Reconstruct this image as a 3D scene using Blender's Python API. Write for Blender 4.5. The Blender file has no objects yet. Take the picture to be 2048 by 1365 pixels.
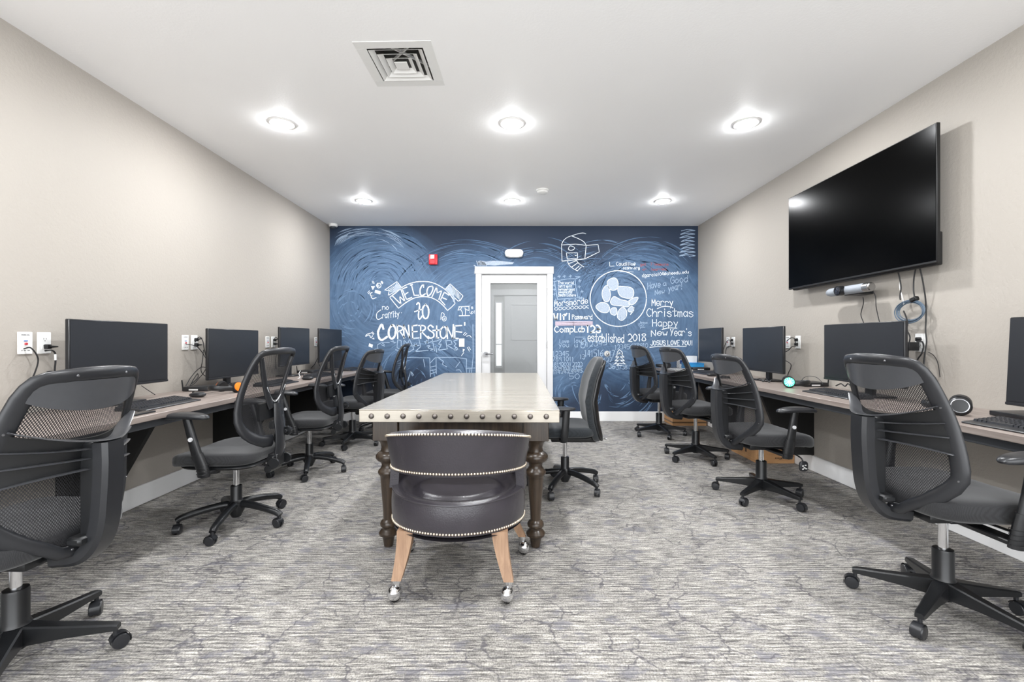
import bpy, bmesh, math, random
from mathutils import Vector, Matrix
random.seed(7)
scene = bpy.context.scene
col = scene.collection
R = math.radians
PI = math.pi

# ------------------------------------------------------------------ camera, world, exposure
CAM_H = 1.124
cam_data = bpy.data.cameras.new('camera')
cam_data.lens = 16.0
cam_data.sensor_width = 36.0
cam_data.clip_start = 0.05
cam = bpy.data.objects.new('camera', cam_data)
cam.location = (0, 0, CAM_H)
cam.rotation_euler = (R(90), 0, 0)
col.objects.link(cam)
scene.camera = cam

world = bpy.data.worlds.new('world')
scene.world = world
world.use_nodes = True
world.node_tree.nodes['Background'].inputs[0].default_value = (0.95, 0.975, 1.0, 1)
world.node_tree.nodes['Background'].inputs[1].default_value = 3.2

scene.view_settings.view_transform = 'Standard'
scene.view_settings.look = 'None'
scene.view_settings.gamma = 1.0
scene.view_settings.use_curve_mapping = False
scene.view_settings.exposure = 0.66
LAMP_W = 12.0

# ------------------------------------------------------------------ helpers
def lin(c):
    c = c / 255.0
    return c / 12.92 if c <= 0.04045 else ((c + 0.055) / 1.055) ** 2.4

def rgb(r, g, b):
    return (lin(r), lin(g), lin(b), 1.0)

MATS = {}
def mat(name, color, rough=0.5, metal=0.0, noise=None, bump=None, spec=0.5, emit=None, coat=0.0):
    """noise=(scale, amount) varies the colour; bump=(scale, strength)"""
    if name in MATS:
        return MATS[name]
    m = bpy.data.materials.new(name)
    m.use_nodes = True
    nt = m.node_tree
    b = nt.nodes['Principled BSDF']
    b.inputs['Base Color'].default_value = color
    b.inputs['Roughness'].default_value = rough
    b.inputs['Metallic'].default_value = metal
    b.inputs['Specular IOR Level'].default_value = spec
    if coat:
        b.inputs['Coat Weight'].default_value = coat
        b.inputs['Coat Roughness'].default_value = 0.12
    if emit:
        b.inputs['Emission Color'].default_value = emit[0]
        b.inputs['Emission Strength'].default_value = emit[1]
    tc = nt.nodes.new('ShaderNodeTexCoord')
    if noise:
        n = nt.nodes.new('ShaderNodeTexNoise')
        n.inputs['Scale'].default_value = noise[0]
        n.inputs['Detail'].default_value = 4
        nt.links.new(tc.outputs['Object'], n.inputs['Vector'])
        mx = nt.nodes.new('ShaderNodeMix'); mx.data_type = 'RGBA'
        a = noise[1]
        mx.inputs[6].default_value = tuple(max(0, c * (1 - a)) for c in color[:3]) + (1,)
        mx.inputs[7].default_value = tuple(min(1, c * (1 + a)) for c in color[:3]) + (1,)
        nt.links.new(n.outputs['Fac'], mx.inputs[0])
        nt.links.new(mx.outputs[2], b.inputs['Base Color'])
    if bump:
        n2 = nt.nodes.new('ShaderNodeTexNoise')
        n2.inputs['Scale'].default_value = bump[0]
        n2.inputs['Detail'].default_value = 3
        nt.links.new(tc.outputs['Object'], n2.inputs['Vector'])
        bp = nt.nodes.new('ShaderNodeBump')
        bp.inputs['Strength'].default_value = bump[1]
        bp.inputs['Distance'].default_value = 0.01
        nt.links.new(n2.outputs['Fac'], bp.inputs['Height'])
        nt.links.new(bp.outputs['Normal'], b.inputs['Normal'])
    MATS[name] = m
    return m

def nd(nt, typ, **kw):
    n = nt.nodes.new(typ)
    for k, v in kw.items():
        if k.startswith('i_'):
            n.inputs[k[2:]].default_value = v
        else:
            setattr(n, k, v)
    return n

def catmull(pts, n=6, closed=False):
    P = [Vector(p) for p in pts]
    m = len(P)
    if m < 3:
        return P
    out = []
    for i in range(m if closed else m - 1):
        p0 = P[(i - 1) % m] if (closed or i > 0) else P[0] * 2 - P[1]
        p1 = P[i]; p2 = P[(i + 1) % m]
        p3 = P[(i + 2) % m] if (closed or i + 2 < m) else P[-1] * 2 - P[-2]
        for k in range(n):
            t = k / n
            out.append(0.5 * ((2 * p1) + (p2 - p0) * t + (2 * p0 - 5 * p1 + 4 * p2 - p3) * t * t + (3 * p1 - p0 - 3 * p2 + p3) * t ** 3))
    if not closed:
        out.append(P[-1])
    return out

def interp(tab, x):
    """smooth interpolation in a sorted table [(x, y)...]"""
    if x <= tab[0][0]:
        return tab[0][1]
    for (a, ya), (b, yb) in zip(tab, tab[1:]):
        if x <= b:
            t = (x - a) / (b - a)
            return ya + (yb - ya) * t
    return tab[-1][1]

def smooth_tab(tab, n=8):
    pts = catmull([(a, b, 0) for a, b in tab], n)
    return [(p.x, p.y) for p in pts]

class MB:
    """collects shapes into one mesh"""
    def __init__(self):
        self.v = []; self.f = []; self.mi = []; self.cur = 0
    def add(self, verts, faces, M=None):
        o = len(self.v)
        for p in verts:
            p = Vector(p)
            self.v.append(M @ p if M is not None else p)
        for f in faces:
            self.f.append([i + o for i in f]); self.mi.append(self.cur)
        return self
    def box(self, c, s, bev=0.0, M=None, seg=1):
        bm = bmesh.new()
        bmesh.ops.create_cube(bm, size=1.0)
        for v in bm.verts:
            v.co = Vector((v.co.x * s[0], v.co.y * s[1], v.co.z * s[2]))
        if bev > 0:
            bmesh.ops.bevel(bm, geom=list(bm.edges), offset=bev, segments=seg, profile=0.5, affect='EDGES')
        bm.verts.index_update()
        T = Matrix.Translation(c)
        if M is not None:
            T = M @ T
        self.add([v.co.copy() for v in bm.verts], [[v.index for v in f.verts] for f in bm.faces], T)
        bm.free()
        return self
    def lathe(self, prof, n=20, M=None, cap=True):
        vs = []; fs = []
        for (r, z) in prof:
            for k in range(n):
                a = 2 * PI * k / n
                vs.append((r * math.cos(a), r * math.sin(a), z))
        for i in range(len(prof) - 1):
            for k in range(n):
                fs.append([i * n + k, i * n + (k + 1) % n, (i + 1) * n + (k + 1) % n, (i + 1) * n + k])
        if cap:
            fs.append(list(range(n))[::-1])
            fs.append([(len(prof) - 1) * n + k for k in range(n)])
        return self.add(vs, fs, M)
    def cyl(self, p0, p1, r0, r1=None, n=16):
        p0 = Vector(p0); p1 = Vector(p1); r1 = r0 if r1 is None else r1
        d = p1 - p0
        M = Matrix.Translation(p0) @ d.to_track_quat('Z', 'Y').to_matrix().to_4x4()
        return self.lathe([(r0, 0), (r1, d.length)], n, M)
    def tube(self, path, r, n=8, closed=False, nrm=None):
        """r: number, list of numbers, or list of (a, b): a across, b along normal"""
        P = [Vector(p) for p in path]; m = len(P)
        vs = []; fs = []
        prev = None
        for i, p in enumerate(P):
            a = P[(i + 1) % m] if (closed or i < m - 1) else P[i]
            b = P[(i - 1) % m] if (closed or i > 0) else P[i]
            t = (a - b)
            t = t.normalized() if t.length > 1e-9 else Vector((0, 0, 1))
            if nrm is not None:
                N = Vector(nrm[i] if isinstance(nrm, list) else nrm)
            else:
                N = prev if prev is not None else (Vector((0, 0, 1)) if abs(t.z) < 0.9 else Vector((1, 0, 0)))
            N = N - t * N.dot(t)
            if N.length < 1e-6:
                N = t.orthogonal()
            N.normalize(); prev = N
            B = t.cross(N)
            rr = r[i] if isinstance(r, list) else r
            ra, rb = rr if isinstance(rr, tuple) else (rr, rr)
            for k in range(n):
                an = 2 * PI * k / n
                vs.append(p + B * (ra * math.cos(an)) + N * (rb * math.sin(an)))
        for i in range(m if closed else m - 1):
            j = (i + 1) % m
            for k in range(n):
                fs.append([i * n + k, i * n + (k + 1) % n, j * n + (k + 1) % n, j * n + k])
        if not closed:
            fs.append(list(range(n))[::-1]); fs.append([(m - 1) * n + k for k in range(n)])
        return self.add(vs, fs)
    def prism(self, poly, t, M=None):
        """polygon in local XY, extruded to z = t"""
        n = len(poly)
        vs = [(p[0], p[1], 0) for p in poly] + [(p[0], p[1], t) for p in poly]
        fs = [list(range(n))[::-1], [n + i for i in range(n)]]
        for i in range(n):
            j = (i + 1) % n
            fs.append([i, j, n + j, n + i])
        return self.add(vs, fs, M)
    def sup(self, c, s, e1=0.4, e2=0.5, nu=28, nv=12, M=None, fn=None):
        """superellipsoid with half sizes s"""
        def pw(x, e):
            return math.copysign(abs(x) ** e, x)
        vs = []; fs = []
        for j in range(nv + 1):
            ph = -PI / 2 + PI * j / nv
            for k in range(nu):
                th = 2 * PI * k / nu
                p = Vector((s[0] * pw(math.cos(ph), e1) * pw(math.cos(th), e2),
                            s[1] * pw(math.cos(ph), e1) * pw(math.sin(th), e2),
                            s[2] * pw(math.sin(ph), e1)))
                if fn:
                    p = fn(p)
                vs.append(p + Vector(c))
        for j in range(nv):
            for k in range(nu):
                fs.append([j * nu + k, j * nu + (k + 1) % nu, (j + 1) * nu + (k + 1) % nu, (j + 1) * nu + k])
        return self.add(vs, fs, M)
    def grid(self, fn, nu, nv, M=None, closed_u=False):
        vs = []; fs = []
        for j in range(nv + 1):
            for i in range(nu + (0 if closed_u else 1)):
                vs.append(fn(i / nu, j / nv))
        w = nu if closed_u else nu + 1
        for j in range(nv):
            for i in range(nu):
                i2 = (i + 1) % w
                fs.append([j * w + i, j * w + i2, (j + 1) * w + i2, (j + 1) * w + i])
        return self.add(vs, fs, M)
    def slab(self, fn, th, nu, nv):
        """a curved sheet with thickness: fn(u, v) -> (point, normal)"""
        A = []; B = []
        for j in range(nv + 1):
            for i in range(nu + 1):
                p, n = fn(i / nu, j / nv)
                A.append(Vector(p) + Vector(n) * th / 2); B.append(Vector(p) - Vector(n) * th / 2)
        w = nu + 1; o = len(A); fs = []
        for j in range(nv):
            for i in range(nu):
                a, b, c, d = j * w + i, j * w + i + 1, (j + 1) * w + i + 1, (j + 1) * w + i
                fs.append([a, b, c, d]); fs.append([o + d, o + c, o + b, o + a])
        for i in range(nu):
            fs.append([i + 1, i, o + i, o + i + 1])
            k = nv * w + i
            fs.append([k, k + 1, o + k + 1, o + k])
        for j in range(nv):
            a, b = j * w, (j + 1) * w
            fs.append([a, b, o + b, o + a])
            a, b = j * w + nu, (j + 1) * w + nu
            fs.append([b, a, o + a, o + b])
        return self.add(A + B, fs)
    def mesh(self, name, mats, angle=40):
        me = bpy.data.meshes.new(name)
        me.from_pydata([tuple(p) for p in self.v], [], self.f)
        bm = bmesh.new(); bm.from_mesh(me)
        bmesh.ops.recalc_face_normals(bm, faces=bm.faces)
        bm.to_mesh(me); bm.free()
        mats = mats if isinstance(mats, (list, tuple)) else [mats]
        for m in mats:
            me.materials.append(m)
        for p, i in zip(me.polygons, self.mi):
            p.use_smooth = True
            p.material_index = i
        me.set_sharp_from_angle(angle=R(angle))
        me.update()
        return me
    def build(self, name, mats, parent=None, loc=None, rot=None, angle=40, label=None):
        return obj(name, self.mesh(name, mats, angle), parent, loc, rot, label)

def obj(name, me, parent=None, loc=None, rot=None, label=None):
    o = bpy.data.objects.new(name, me)
    col.objects.link(o)
    if parent is not None:
        o.parent = parent
    if loc is not None:
        o.location = loc
    if rot is not None:
        o.rotation_euler = rot
    if label:
        o['label'] = label
    return o

def tag(o, label, cat, group=None):
    o['label'] = label; o['category'] = cat
    if group:
        o['group'] = group
    return o

def thing(name, label, cat, loc=(0, 0, 0), rz=0.0, group=None):
    o = bpy.data.objects.new(name, None)
    o.empty_display_size = 0.05
    col.objects.link(o)
    o.location = loc
    o.rotation_euler = (0, 0, rz)
    return tag(o, label, cat, group)

def struct(o):
    o['kind'] = 'structure'
    return o

def copy_tree(o, parent=None):
    c = o.copy()
    col.objects.link(c)
    c.parent = parent
    for ch in list(o.children):
        copy_tree(ch, c)
    return c

F_PX = 2048 * 16 / 36.0
def at(px, py, Y):
    """point of the room at depth Y seen at photo pixel (px, py)"""
    return Vector(((px - 1024) * Y / F_PX, Y, CAM_H - (py - 682.5) * Y / F_PX))

# ------------------------------------------------------------------ common materials
BLACK = mat('black_plastic', rgb(25, 26, 28), 0.34, noise=(40, 0.12), bump=(900, 0.05))
BLACK2 = mat('grey_black_plastic', rgb(36, 37, 40), 0.3, noise=(30, 0.1), bump=(900, 0.05))
DEEP = mat('deep_black', rgb(13, 13, 14), 0.5, noise=(20, 0.1))
RUBBER = mat('cable_rubber', rgb(24, 24, 26), 0.55, noise=(60, 0.1))
CHROME = mat('chrome', rgb(225, 226, 228), 0.09, 1.0, noise=(25, 0.03))
STEEL = mat('satin_steel', rgb(190, 190, 190), 0.25, 1.0, noise=(60, 0.05))
WHITE = mat('white_paint', rgb(240, 240, 240), 0.4, noise=(8, 0.02))
WHITEP = mat('white_plastic', rgb(238, 238, 236), 0.35, noise=(50, 0.02))
BUTTON = mat('grey_button', rgb(205, 206, 208), 0.3, noise=(80, 0.05))

def fabric_mat(name, c0, c1, scale, rough=0.85):
    m = bpy.data.materials.new(name); m.use_nodes = True
    nt = m.node_tree; b = nt.nodes['Principled BSDF']
    tc = nd(nt, 'ShaderNodeTexCoord')
    w1 = nd(nt, 'ShaderNodeTexWave', wave_type='BANDS', bands_direction='X', i_Scale=scale, i_Distortion=1.0)
    w2 = nd(nt, 'ShaderNodeTexWave', wave_type='BANDS', bands_direction='Y', i_Scale=scale, i_Distortion=1.0)
    w3 = nd(nt, 'ShaderNodeTexWave', wave_type='BANDS', bands_direction='Z', i_Scale=scale)
    for w in (w1, w2, w3):
        nt.links.new(tc.outputs['Object'], w.inputs['Vector'])
    m1 = nd(nt, 'ShaderNodeMath', operation='MULTIPLY'); m2 = nd(nt, 'ShaderNodeMath', operation='MULTIPLY')
    nt.links.new(w1.outputs['Fac'], m1.inputs[0]); nt.links.new(w2.outputs['Fac'], m1.inputs[1])
    nt.links.new(m1.outputs[0], m2.inputs[0]); m2.inputs[1].default_value = 1.6
    mx = nd(nt, 'ShaderNodeMix', data_type='RGBA')
    mx.inputs[6].default_value = c0; mx.inputs[7].default_value = c1
    nt.links.new(m2.outputs[0], mx.inputs[0]); nt.links.new(mx.outputs[2], b.inputs['Base Color'])
    bp = nd(nt, 'ShaderNodeBump', i_Strength=0.1, i_Distance=0.002)
    nt.links.new(m2.outputs[0], bp.inputs['Height']); nt.links.new(bp.outputs['Normal'], b.inputs['Normal'])
    b.inputs['Roughness'].default_value = rough
    b.inputs['Sheen Weight'].default_value = 0.25
    MATS[name] = m
    return m

SEATFAB = fabric_mat('seat_mesh_fabric', rgb(20, 20, 22), rgb(36, 37, 40), 150)
TASKFAB = fabric_mat('task_fabric', rgb(20, 25, 29), rgb(34, 40, 46), 120)

def net_mat(name, fx, fz, open_, color):
    """see-through woven net: holes from a wave lattice"""
    m = bpy.data.materials.new(name); m.use_nodes = True
    nt = m.node_tree; b = nt.nodes['Principled BSDF']; out = nt.nodes['Material Output']
    b.inputs['Base Color'].default_value = color; b.inputs['Roughness'].default_value = 0.6
    tc = nd(nt, 'ShaderNodeTexCoord'); sp = nd(nt, 'ShaderNodeSeparateXYZ')
    nt.links.new(tc.outputs['Object'], sp.inputs[0])
    def sn(axis, f):
        a = nd(nt, 'ShaderNodeMath', operation='MULTIPLY'); a.inputs[1].default_value = f
        nt.links.new(sp.outputs[axis], a.inputs[0])
        return a
    ax = sn('X', fx); az = sn('Z', fz)
    p = nd(nt, 'ShaderNodeMath', operation='ADD'); q = nd(nt, 'ShaderNodeMath', operation='SUBTRACT')
    for k in (p, q):
        nt.links.new(ax.outputs[0], k.inputs[0]); nt.links.new(az.outputs[0], k.inputs[1])
    s1 = nd(nt, 'ShaderNodeMath', operation='SINE'); s2 = nd(nt, 'ShaderNodeMath', operation='SINE')
    nt.links.new(p.outputs[0], s1.inputs[0]); nt.links.new(q.outputs[0], s2.inputs[0])
    mu = nd(nt, 'ShaderNodeMath', operation='MULTIPLY')
    nt.links.new(s1.outputs[0], mu.inputs[0]); nt.links.new(s2.outputs[0], mu.inputs[1])
    ab = nd(nt, 'ShaderNodeMath', operation='ABSOLUTE'); nt.links.new(mu.outputs[0], ab.inputs[0])
    gt = nd(nt, 'ShaderNodeMath', operation='GREATER_THAN'); gt.inputs[1].default_value = open_
    nt.links.new(ab.outputs[0], gt.inputs[0])
    tr = nd(nt, 'ShaderNodeBsdfTransparent'); mx = nd(nt, 'ShaderNodeMixShader')
    nt.links.new(gt.outputs[0], mx.inputs[0]); nt.links.new(b.outputs[0], mx.inputs[1]); nt.links.new(tr.outputs[0], mx.inputs[2])
    nt.links.new(mx.outputs[0], out.inputs['Surface'])
    MATS[name] = m
    return m
NET = net_mat('back_net', 420.0, 260.0, 0.42, rgb(34, 34, 37))
# ------------------------------------------------------------------ the room
XL, XR, YB, YF, ZC = -2.556, 2.61, 6.383, -1.3, 2.74

def carpet_mat():
    m = bpy.data.materials.new('carpet'); m.use_nodes = True
    nt = m.node_tree; b = nt.nodes['Principled BSDF']
    tc = nd(nt, 'ShaderNodeTexCoord')
    def mapped(sx, sy, loc=(0, 0, 0)):
        mp = nd(nt, 'ShaderNodeMapping'); mp.inputs['Scale'].default_value = (sx, sy, 1); mp.inputs['Location'].default_value = loc
        nt.links.new(tc.outputs['Object'], mp.inputs['Vector']); return mp
    def noise(mp, scale, detail=4, rough=0.6):
        n = nd(nt, 'ShaderNodeTexNoise', i_Scale=scale, i_Detail=detail, i_Roughness=rough)
        nt.links.new(mp.outputs[0], n.inputs['Vector']); return n
    def ramp(src, stops):
        r = nd(nt, 'ShaderNodeValToRGB')
        el = r.color_ramp.elements
        el[0].position, el[0].color = stops[0]; el[1].position, el[1].color = stops[-1]
        for pos, c in stops[1:-1]:
            e = el.new(pos); e.color = c
        nt.links.new(src, r.inputs[0]); return r
    def mix(fac, a, bb, blend='MIX'):
        x = nd(nt, 'ShaderNodeMix', data_type='RGBA', blend_type=blend)
        if isinstance(fac, float): x.inputs[0].default_value = fac
        else: nt.links.new(fac, x.inputs[0])
        for s, k in ((a, 6), (bb, 7)):
            if isinstance(s, tuple): x.inputs[k].default_value = s
            else: nt.links.new(s, x.inputs[k])
        return x.outputs[2]
    g = lambda v: (v, v, v, 1)
    streak = noise(mapped(9, 95), 1.0, 3, 0.7)
    streak2 = noise(mapped(16, 190, (3, 7, 0)), 1.0, 2, 0.6)
    stitch = noise(mapped(170, 120), 1.0, 2, 0.5)
    cloud = noise(mapped(1, 1.3), 2.6, 5, 0.62)
    base = ramp(streak.outputs['Fac'], [(0.28, rgb(88, 85, 86)), (0.43, rgb(142, 139, 136)), (0.58, rgb(186, 182, 175)), (0.78, rgb(210, 206, 197))])
    c = base.outputs[0]
    fine = ramp(streak2.outputs['Fac'], [(0.35, g(0.35)), (0.5, g(0.88)), (0.68, g(1.18))])
    c = mix(0.75, c, fine.outputs[0], 'MULTIPLY')
    st = ramp(stitch.outputs['Fac'], [(0.36, g(0.5)), (0.5, g(0.95)), (0.64, g(1.3))])
    c = mix(0.7, c, st.outputs[0], 'MULTIPLY')
    # grey-violet blotches
    bl = noise(mapped(1.0, 1.6, (11, 4, 0)), 7.0, 4, 0.7)
    blr = ramp(bl.outputs['Fac'], [(0.54, g(0)), (0.63, g(0.7))])
    c = mix(blr.outputs[0], c, rgb(118, 117, 124))
    cl = ramp(cloud.outputs['Fac'], [(0.3, g(0.8)), (0.7, g(1.08))])
    c = mix(0.8, c, cl.outputs[0], 'MULTIPLY')
    # branching twig lines
    mp = mapped(1, 1.15)
    wob = noise(mp, 5.0, 4, 0.6)
    add = nd(nt, 'ShaderNodeMix', data_type='RGBA', blend_type='LINEAR_LIGHT'); add.inputs[0].default_value = 0.13
    nt.links.new(mp.outputs[0], add.inputs[6]); nt.links.new(wob.outputs['Color'], add.inputs[7])
    vo = nd(nt, 'ShaderNodeTexVoronoi', feature='DISTANCE_TO_EDGE', i_Scale=4.6)
    nt.links.new(add.outputs[2], vo.inputs['Vector'])
    vr = ramp(vo.outputs['Distance'], [(0.006, g(0.75)), (0.034, g(0))])
    brk = ramp(noise(mapped(1, 1, (5, 5, 0)), 3.2, 2).outputs['Fac'], [(0.42, g(0.1)), (0.56, g(1))])
    vf = nd(nt, 'ShaderNodeMath', operation='MULTIPLY')
    nt.links.new(vr.outputs[0], vf.inputs[0]); nt.links.new(brk.outputs[0], vf.inputs[1])
    c = mix(vf.outputs[0], c, rgb(84, 82, 88))
    # rows of tufts
    wv = nd(nt, 'ShaderNodeTexWave', wave_type='BANDS', bands_direction='Y', i_Scale=16.0, i_Distortion=1.5, i_Detail=2.0)
    wv.inputs['Detail Scale'].default_value = 3.0
    nt.links.new(mapped(0.35, 1.0).outputs[0], wv.inputs['Vector'])
    wr_ = ramp(wv.outputs['Fac'], [(0.0, g(0.5)), (0.16, g(0.92)), (0.6, g(1.06))])
    c = mix(0.8, c, wr_.outputs[0], 'MULTIPLY')
    nt.links.new(c, b.inputs['Base Color'])
    b.inputs['Roughness'].default_value = 0.95
    b.inputs['Specular IOR Level'].default_value = 0.15
    bp = nd(nt, 'ShaderNodeBump', i_Strength=0.5, i_Distance=0.004)
    nt.links.new(streak2.outputs['Fac'], bp.inputs['Height']); nt.links.new(bp.outputs['Normal'], b.inputs['Normal'])
    return m

def wall_mat(name, color, bscale, bstr):
    m = bpy.data.materials.new(name); m.use_nodes = True
    nt = m.node_tree; b = nt.nodes['Principled BSDF']
    tc = nd(nt, 'ShaderNodeTexCoord')
    n = nd(nt, 'ShaderNodeTexNoise', i_Scale=bscale, i_Detail=3, i_Roughness=0.6)
    nt.links.new(tc.outputs['Object'], n.inputs['Vector'])
    bp = nd(nt, 'ShaderNodeBump', i_Strength=bstr, i_Distance=0.006)
    nt.links.new(n.outputs['Fac'], bp.inputs['Height']); nt.links.new(bp.outputs['Normal'], b.inputs['Normal'])
    n2 = nd(nt, 'ShaderNodeTexNoise', i_Scale=1.2, i_Detail=3)
    nt.links.new(tc.outputs['Object'], n2.inputs['Vector'])
    mx = nd(nt, 'ShaderNodeMix', data_type='RGBA')
    mx.inputs[6].default_value = tuple(c * 0.97 for c in color[:3]) + (1,); mx.inputs[7].default_value = tuple(min(1, c * 1.03) for c in color[:3]) + (1,)
    nt.links.new(n2.outputs['Fac'], mx.inputs[0]); nt.links.new(mx.outputs[2], b.inputs['Base Color'])
    b.inputs['Roughness'].default_value = 0.55
    b.inputs['Specular IOR Level'].default_value = 0.25
    return m

CARPET = carpet_mat()
BEIGE = wall_mat('beige_wall_paint', rgb(170, 164, 156), 55, 0.35)
CEIL = wall_mat('ceiling_paint', rgb(248, 248, 248), 70, 0.12)

struct(MB().box(((XL + XR) / 2, (YF + YB) / 2, -0.05), (XR - XL + 0.3, YB - YF + 0.3, 0.1)).build('floor', CARPET))
# ceiling slab with a square hole for the air vent
VX, VY, VS = -0.644, 2.664, 0.165
cb = MB()
def ceil_piece(x0, x1, y0, y1):
    cb.box(((x0 + x1) / 2, (y0 + y1) / 2, ZC + 0.1), (x1 - x0, y1 - y0, 0.2))
ceil_piece(XL - 0.15, VX - VS, YF, YB + 0.15); ceil_piece(VX + VS, XR + 0.15, YF, YB + 0.15)
ceil_piece(VX - VS, VX + VS, YF, VY - VS); ceil_piece(VX - VS, VX + VS, VY + VS, YB + 0.15)
struct(cb.build('ceiling', CEIL))
struct(MB().box((XL - 0.075, (YF + YB) / 2, ZC / 2), (0.15, YB - YF, ZC)).build('wall_left', BEIGE))
struct(MB().box((XR + 0.075, (YF + YB) / 2, ZC / 2), (0.15, YB - YF, ZC)).build('wall_right', BEIGE))

PXM = F_PX / YB
def bw(px, py):
    """photo pixel on the back wall -> (X, Z)"""
    return ((px - 1024) / PXM, CAM_H - (py - 682.5) / PXM)
DX0, DX1, DZ = bw(963, 0)[0], bw(1094, 0)[0], bw(0, 549)[1]

def chalk_mat():
    m = bpy.data.materials.new('chalkboard_paint'); m.use_nodes = True
    nt = m.node_tree; b = nt.nodes['Principled BSDF']
    tc = nd(nt, 'ShaderNodeTexCoord')
    L = nt.links.new
    base0, base1, haze = rgb(44, 57, 78), rgb(56, 78, 106), rgb(122, 148, 178)
    sp = nd(nt, 'ShaderNodeSeparateXYZ'); L(tc.outputs['Object'], sp.inputs[0])
    # smudges wiped in arcs: ring coordinates around a few elbow points
    acc = None
    for (cx, cz, sc, ro) in ((bw(760, 600) + (1, 1.3)), (bw(960, 640) + (1, 1.6)), (bw(1080, 660) + (1, 1.2)), (bw(1290, 640) + (1, 1.3))):
        mp = nd(nt, 'ShaderNodeMapping'); mp.inputs['Location'].default_value = (-cx, -YB, -cz)
        L(tc.outputs['Object'], mp.inputs['Vector'])
        ln = nd(nt, 'ShaderNodeVectorMath', operation='LENGTH'); L(mp.outputs[0], ln.inputs[0])
        cmb = nd(nt, 'ShaderNodeCombineXYZ')
        k = nd(nt, 'ShaderNodeMath', operation='MULTIPLY'); k.inputs[1].default_value = 22.0
        L(ln.outputs['Value'], k.inputs[0]); L(k.outputs[0], cmb.inputs[0])
        s2 = nd(nt, 'ShaderNodeSeparateXYZ'); L(mp.outputs[0], s2.inputs[0])
        a = nd(nt, 'ShaderNodeMath', operation='ARCTAN2'); L(s2.outputs['Z'], a.inputs[0]); L(s2.outputs['X'], a.inputs[1])
        L(a.outputs[0], cmb.inputs[1])
        n = nd(nt, 'ShaderNodeTexNoise', i_Scale=1.5, i_Detail=5, i_Roughness=0.65); L(cmb.outputs[0], n.inputs['Vector'])
        # falls off with distance from its centre
        f = nd(nt, 'ShaderNodeMapRange'); f.inputs['From Min'].default_value = 0.75; f.inputs['From Max'].default_value = 1.12
        f.inputs['To Min'].default_value = 1.0; f.inputs['To Max'].default_value = 0.0
        L(ln.outputs['Value'], f.inputs['Value'])
        mu = nd(nt, 'ShaderNodeMath', operation='MULTIPLY'); L(n.outputs['Fac'], mu.inputs[0]); L(f.outputs[0], mu.inputs[1])
        if acc is None:
            acc = mu
        else:
            mxx = nd(nt, 'ShaderNodeMath', operation='MAXIMUM'); L(acc.outputs[0], mxx.inputs[0]); L(mu.outputs[0], mxx.inputs[1]); acc = mxx
    big = nd(nt, 'ShaderNodeTexNoise', i_Scale=2.2, i_Detail=6, i_Roughness=0.7, i_Distortion=0.8); L(tc.outputs['Object'], big.inputs['Vector'])
    rb = nd(nt, 'ShaderNodeMapRange'); rb.inputs['From Min'].default_value = 0.35; rb.inputs['From Max'].default_value = 0.68; L(big.outputs['Fac'], rb.inputs['Value'])
    ra = nd(nt, 'ShaderNodeMapRange'); ra.inputs['From Min'].default_value = 0.28; ra.inputs['From Max'].default_value = 0.78; L(acc.outputs[0], ra.inputs['Value'])
    mx0 = nd(nt, 'ShaderNodeMix', data_type='RGBA'); mx0.inputs[6].default_value = base0; mx0.inputs[7].default_value = base1
    cov = nd(nt, 'ShaderNodeMapRange'); cov.inputs['From Min'].default_value = 0.0; cov.inputs['From Max'].default_value = 0.3; L(acc.outputs[0], cov.inputs['Value'])
    L(cov.outputs[0], mx0.inputs[0])
    mx1 = nd(nt, 'ShaderNodeMix', data_type='RGBA'); mx1.inputs[7].default_value = haze
    fm = nd(nt, 'ShaderNodeMath', operation='MULTIPLY'); L(ra.outputs[0], fm.inputs[0]); fm.inputs[1].default_value = 0.52
    L(mx0.outputs[2], mx1.inputs[6]); L(fm.outputs[0], mx1.inputs[0])
    mx2 = nd(nt, 'ShaderNodeMix', data_type='RGBA'); mx2.inputs[7].default_value = rgb(104, 136, 172)
    fm2 = nd(nt, 'ShaderNodeMath', operation='MULTIPLY'); L(rb.outputs[0], fm2.inputs[0]); L(cov.outputs[0], fm2.inputs[1])
    fm3 = nd(nt, 'ShaderNodeMath', operation='MULTIPLY'); L(fm2.outputs[0], fm3.inputs[0]); fm3.inputs[1].default_value = 0.4
    L(mx1.outputs[2], mx2.inputs[6]); L(fm3.outputs[0], mx2.inputs[0])
    L(mx2.outputs[2], b.inputs['Base Color'])
    b.inputs['Roughness'].default_value = 0.6
    b.inputs['Specular IOR Level'].default_value = 0.3
    return m
CHALKWALL = chalk_mat()
wb = MB()
def wpiece(x0, x1, z0, z1):
    wb.box(((x0 + x1) / 2, YB + 0.06, (z0 + z1) / 2), (x1 - x0, 0.12, z1 - z0))
wpiece(XL - 0.15, DX0 - 0.01, 0, ZC); wpiece(DX1 + 0.01, XR + 0.15, 0, ZC); wpiece(DX0 - 0.01, DX1 + 0.01, DZ + 0.01, ZC)
wall_back = struct(wb.build('wall_back', CHALKWALL))

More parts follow.
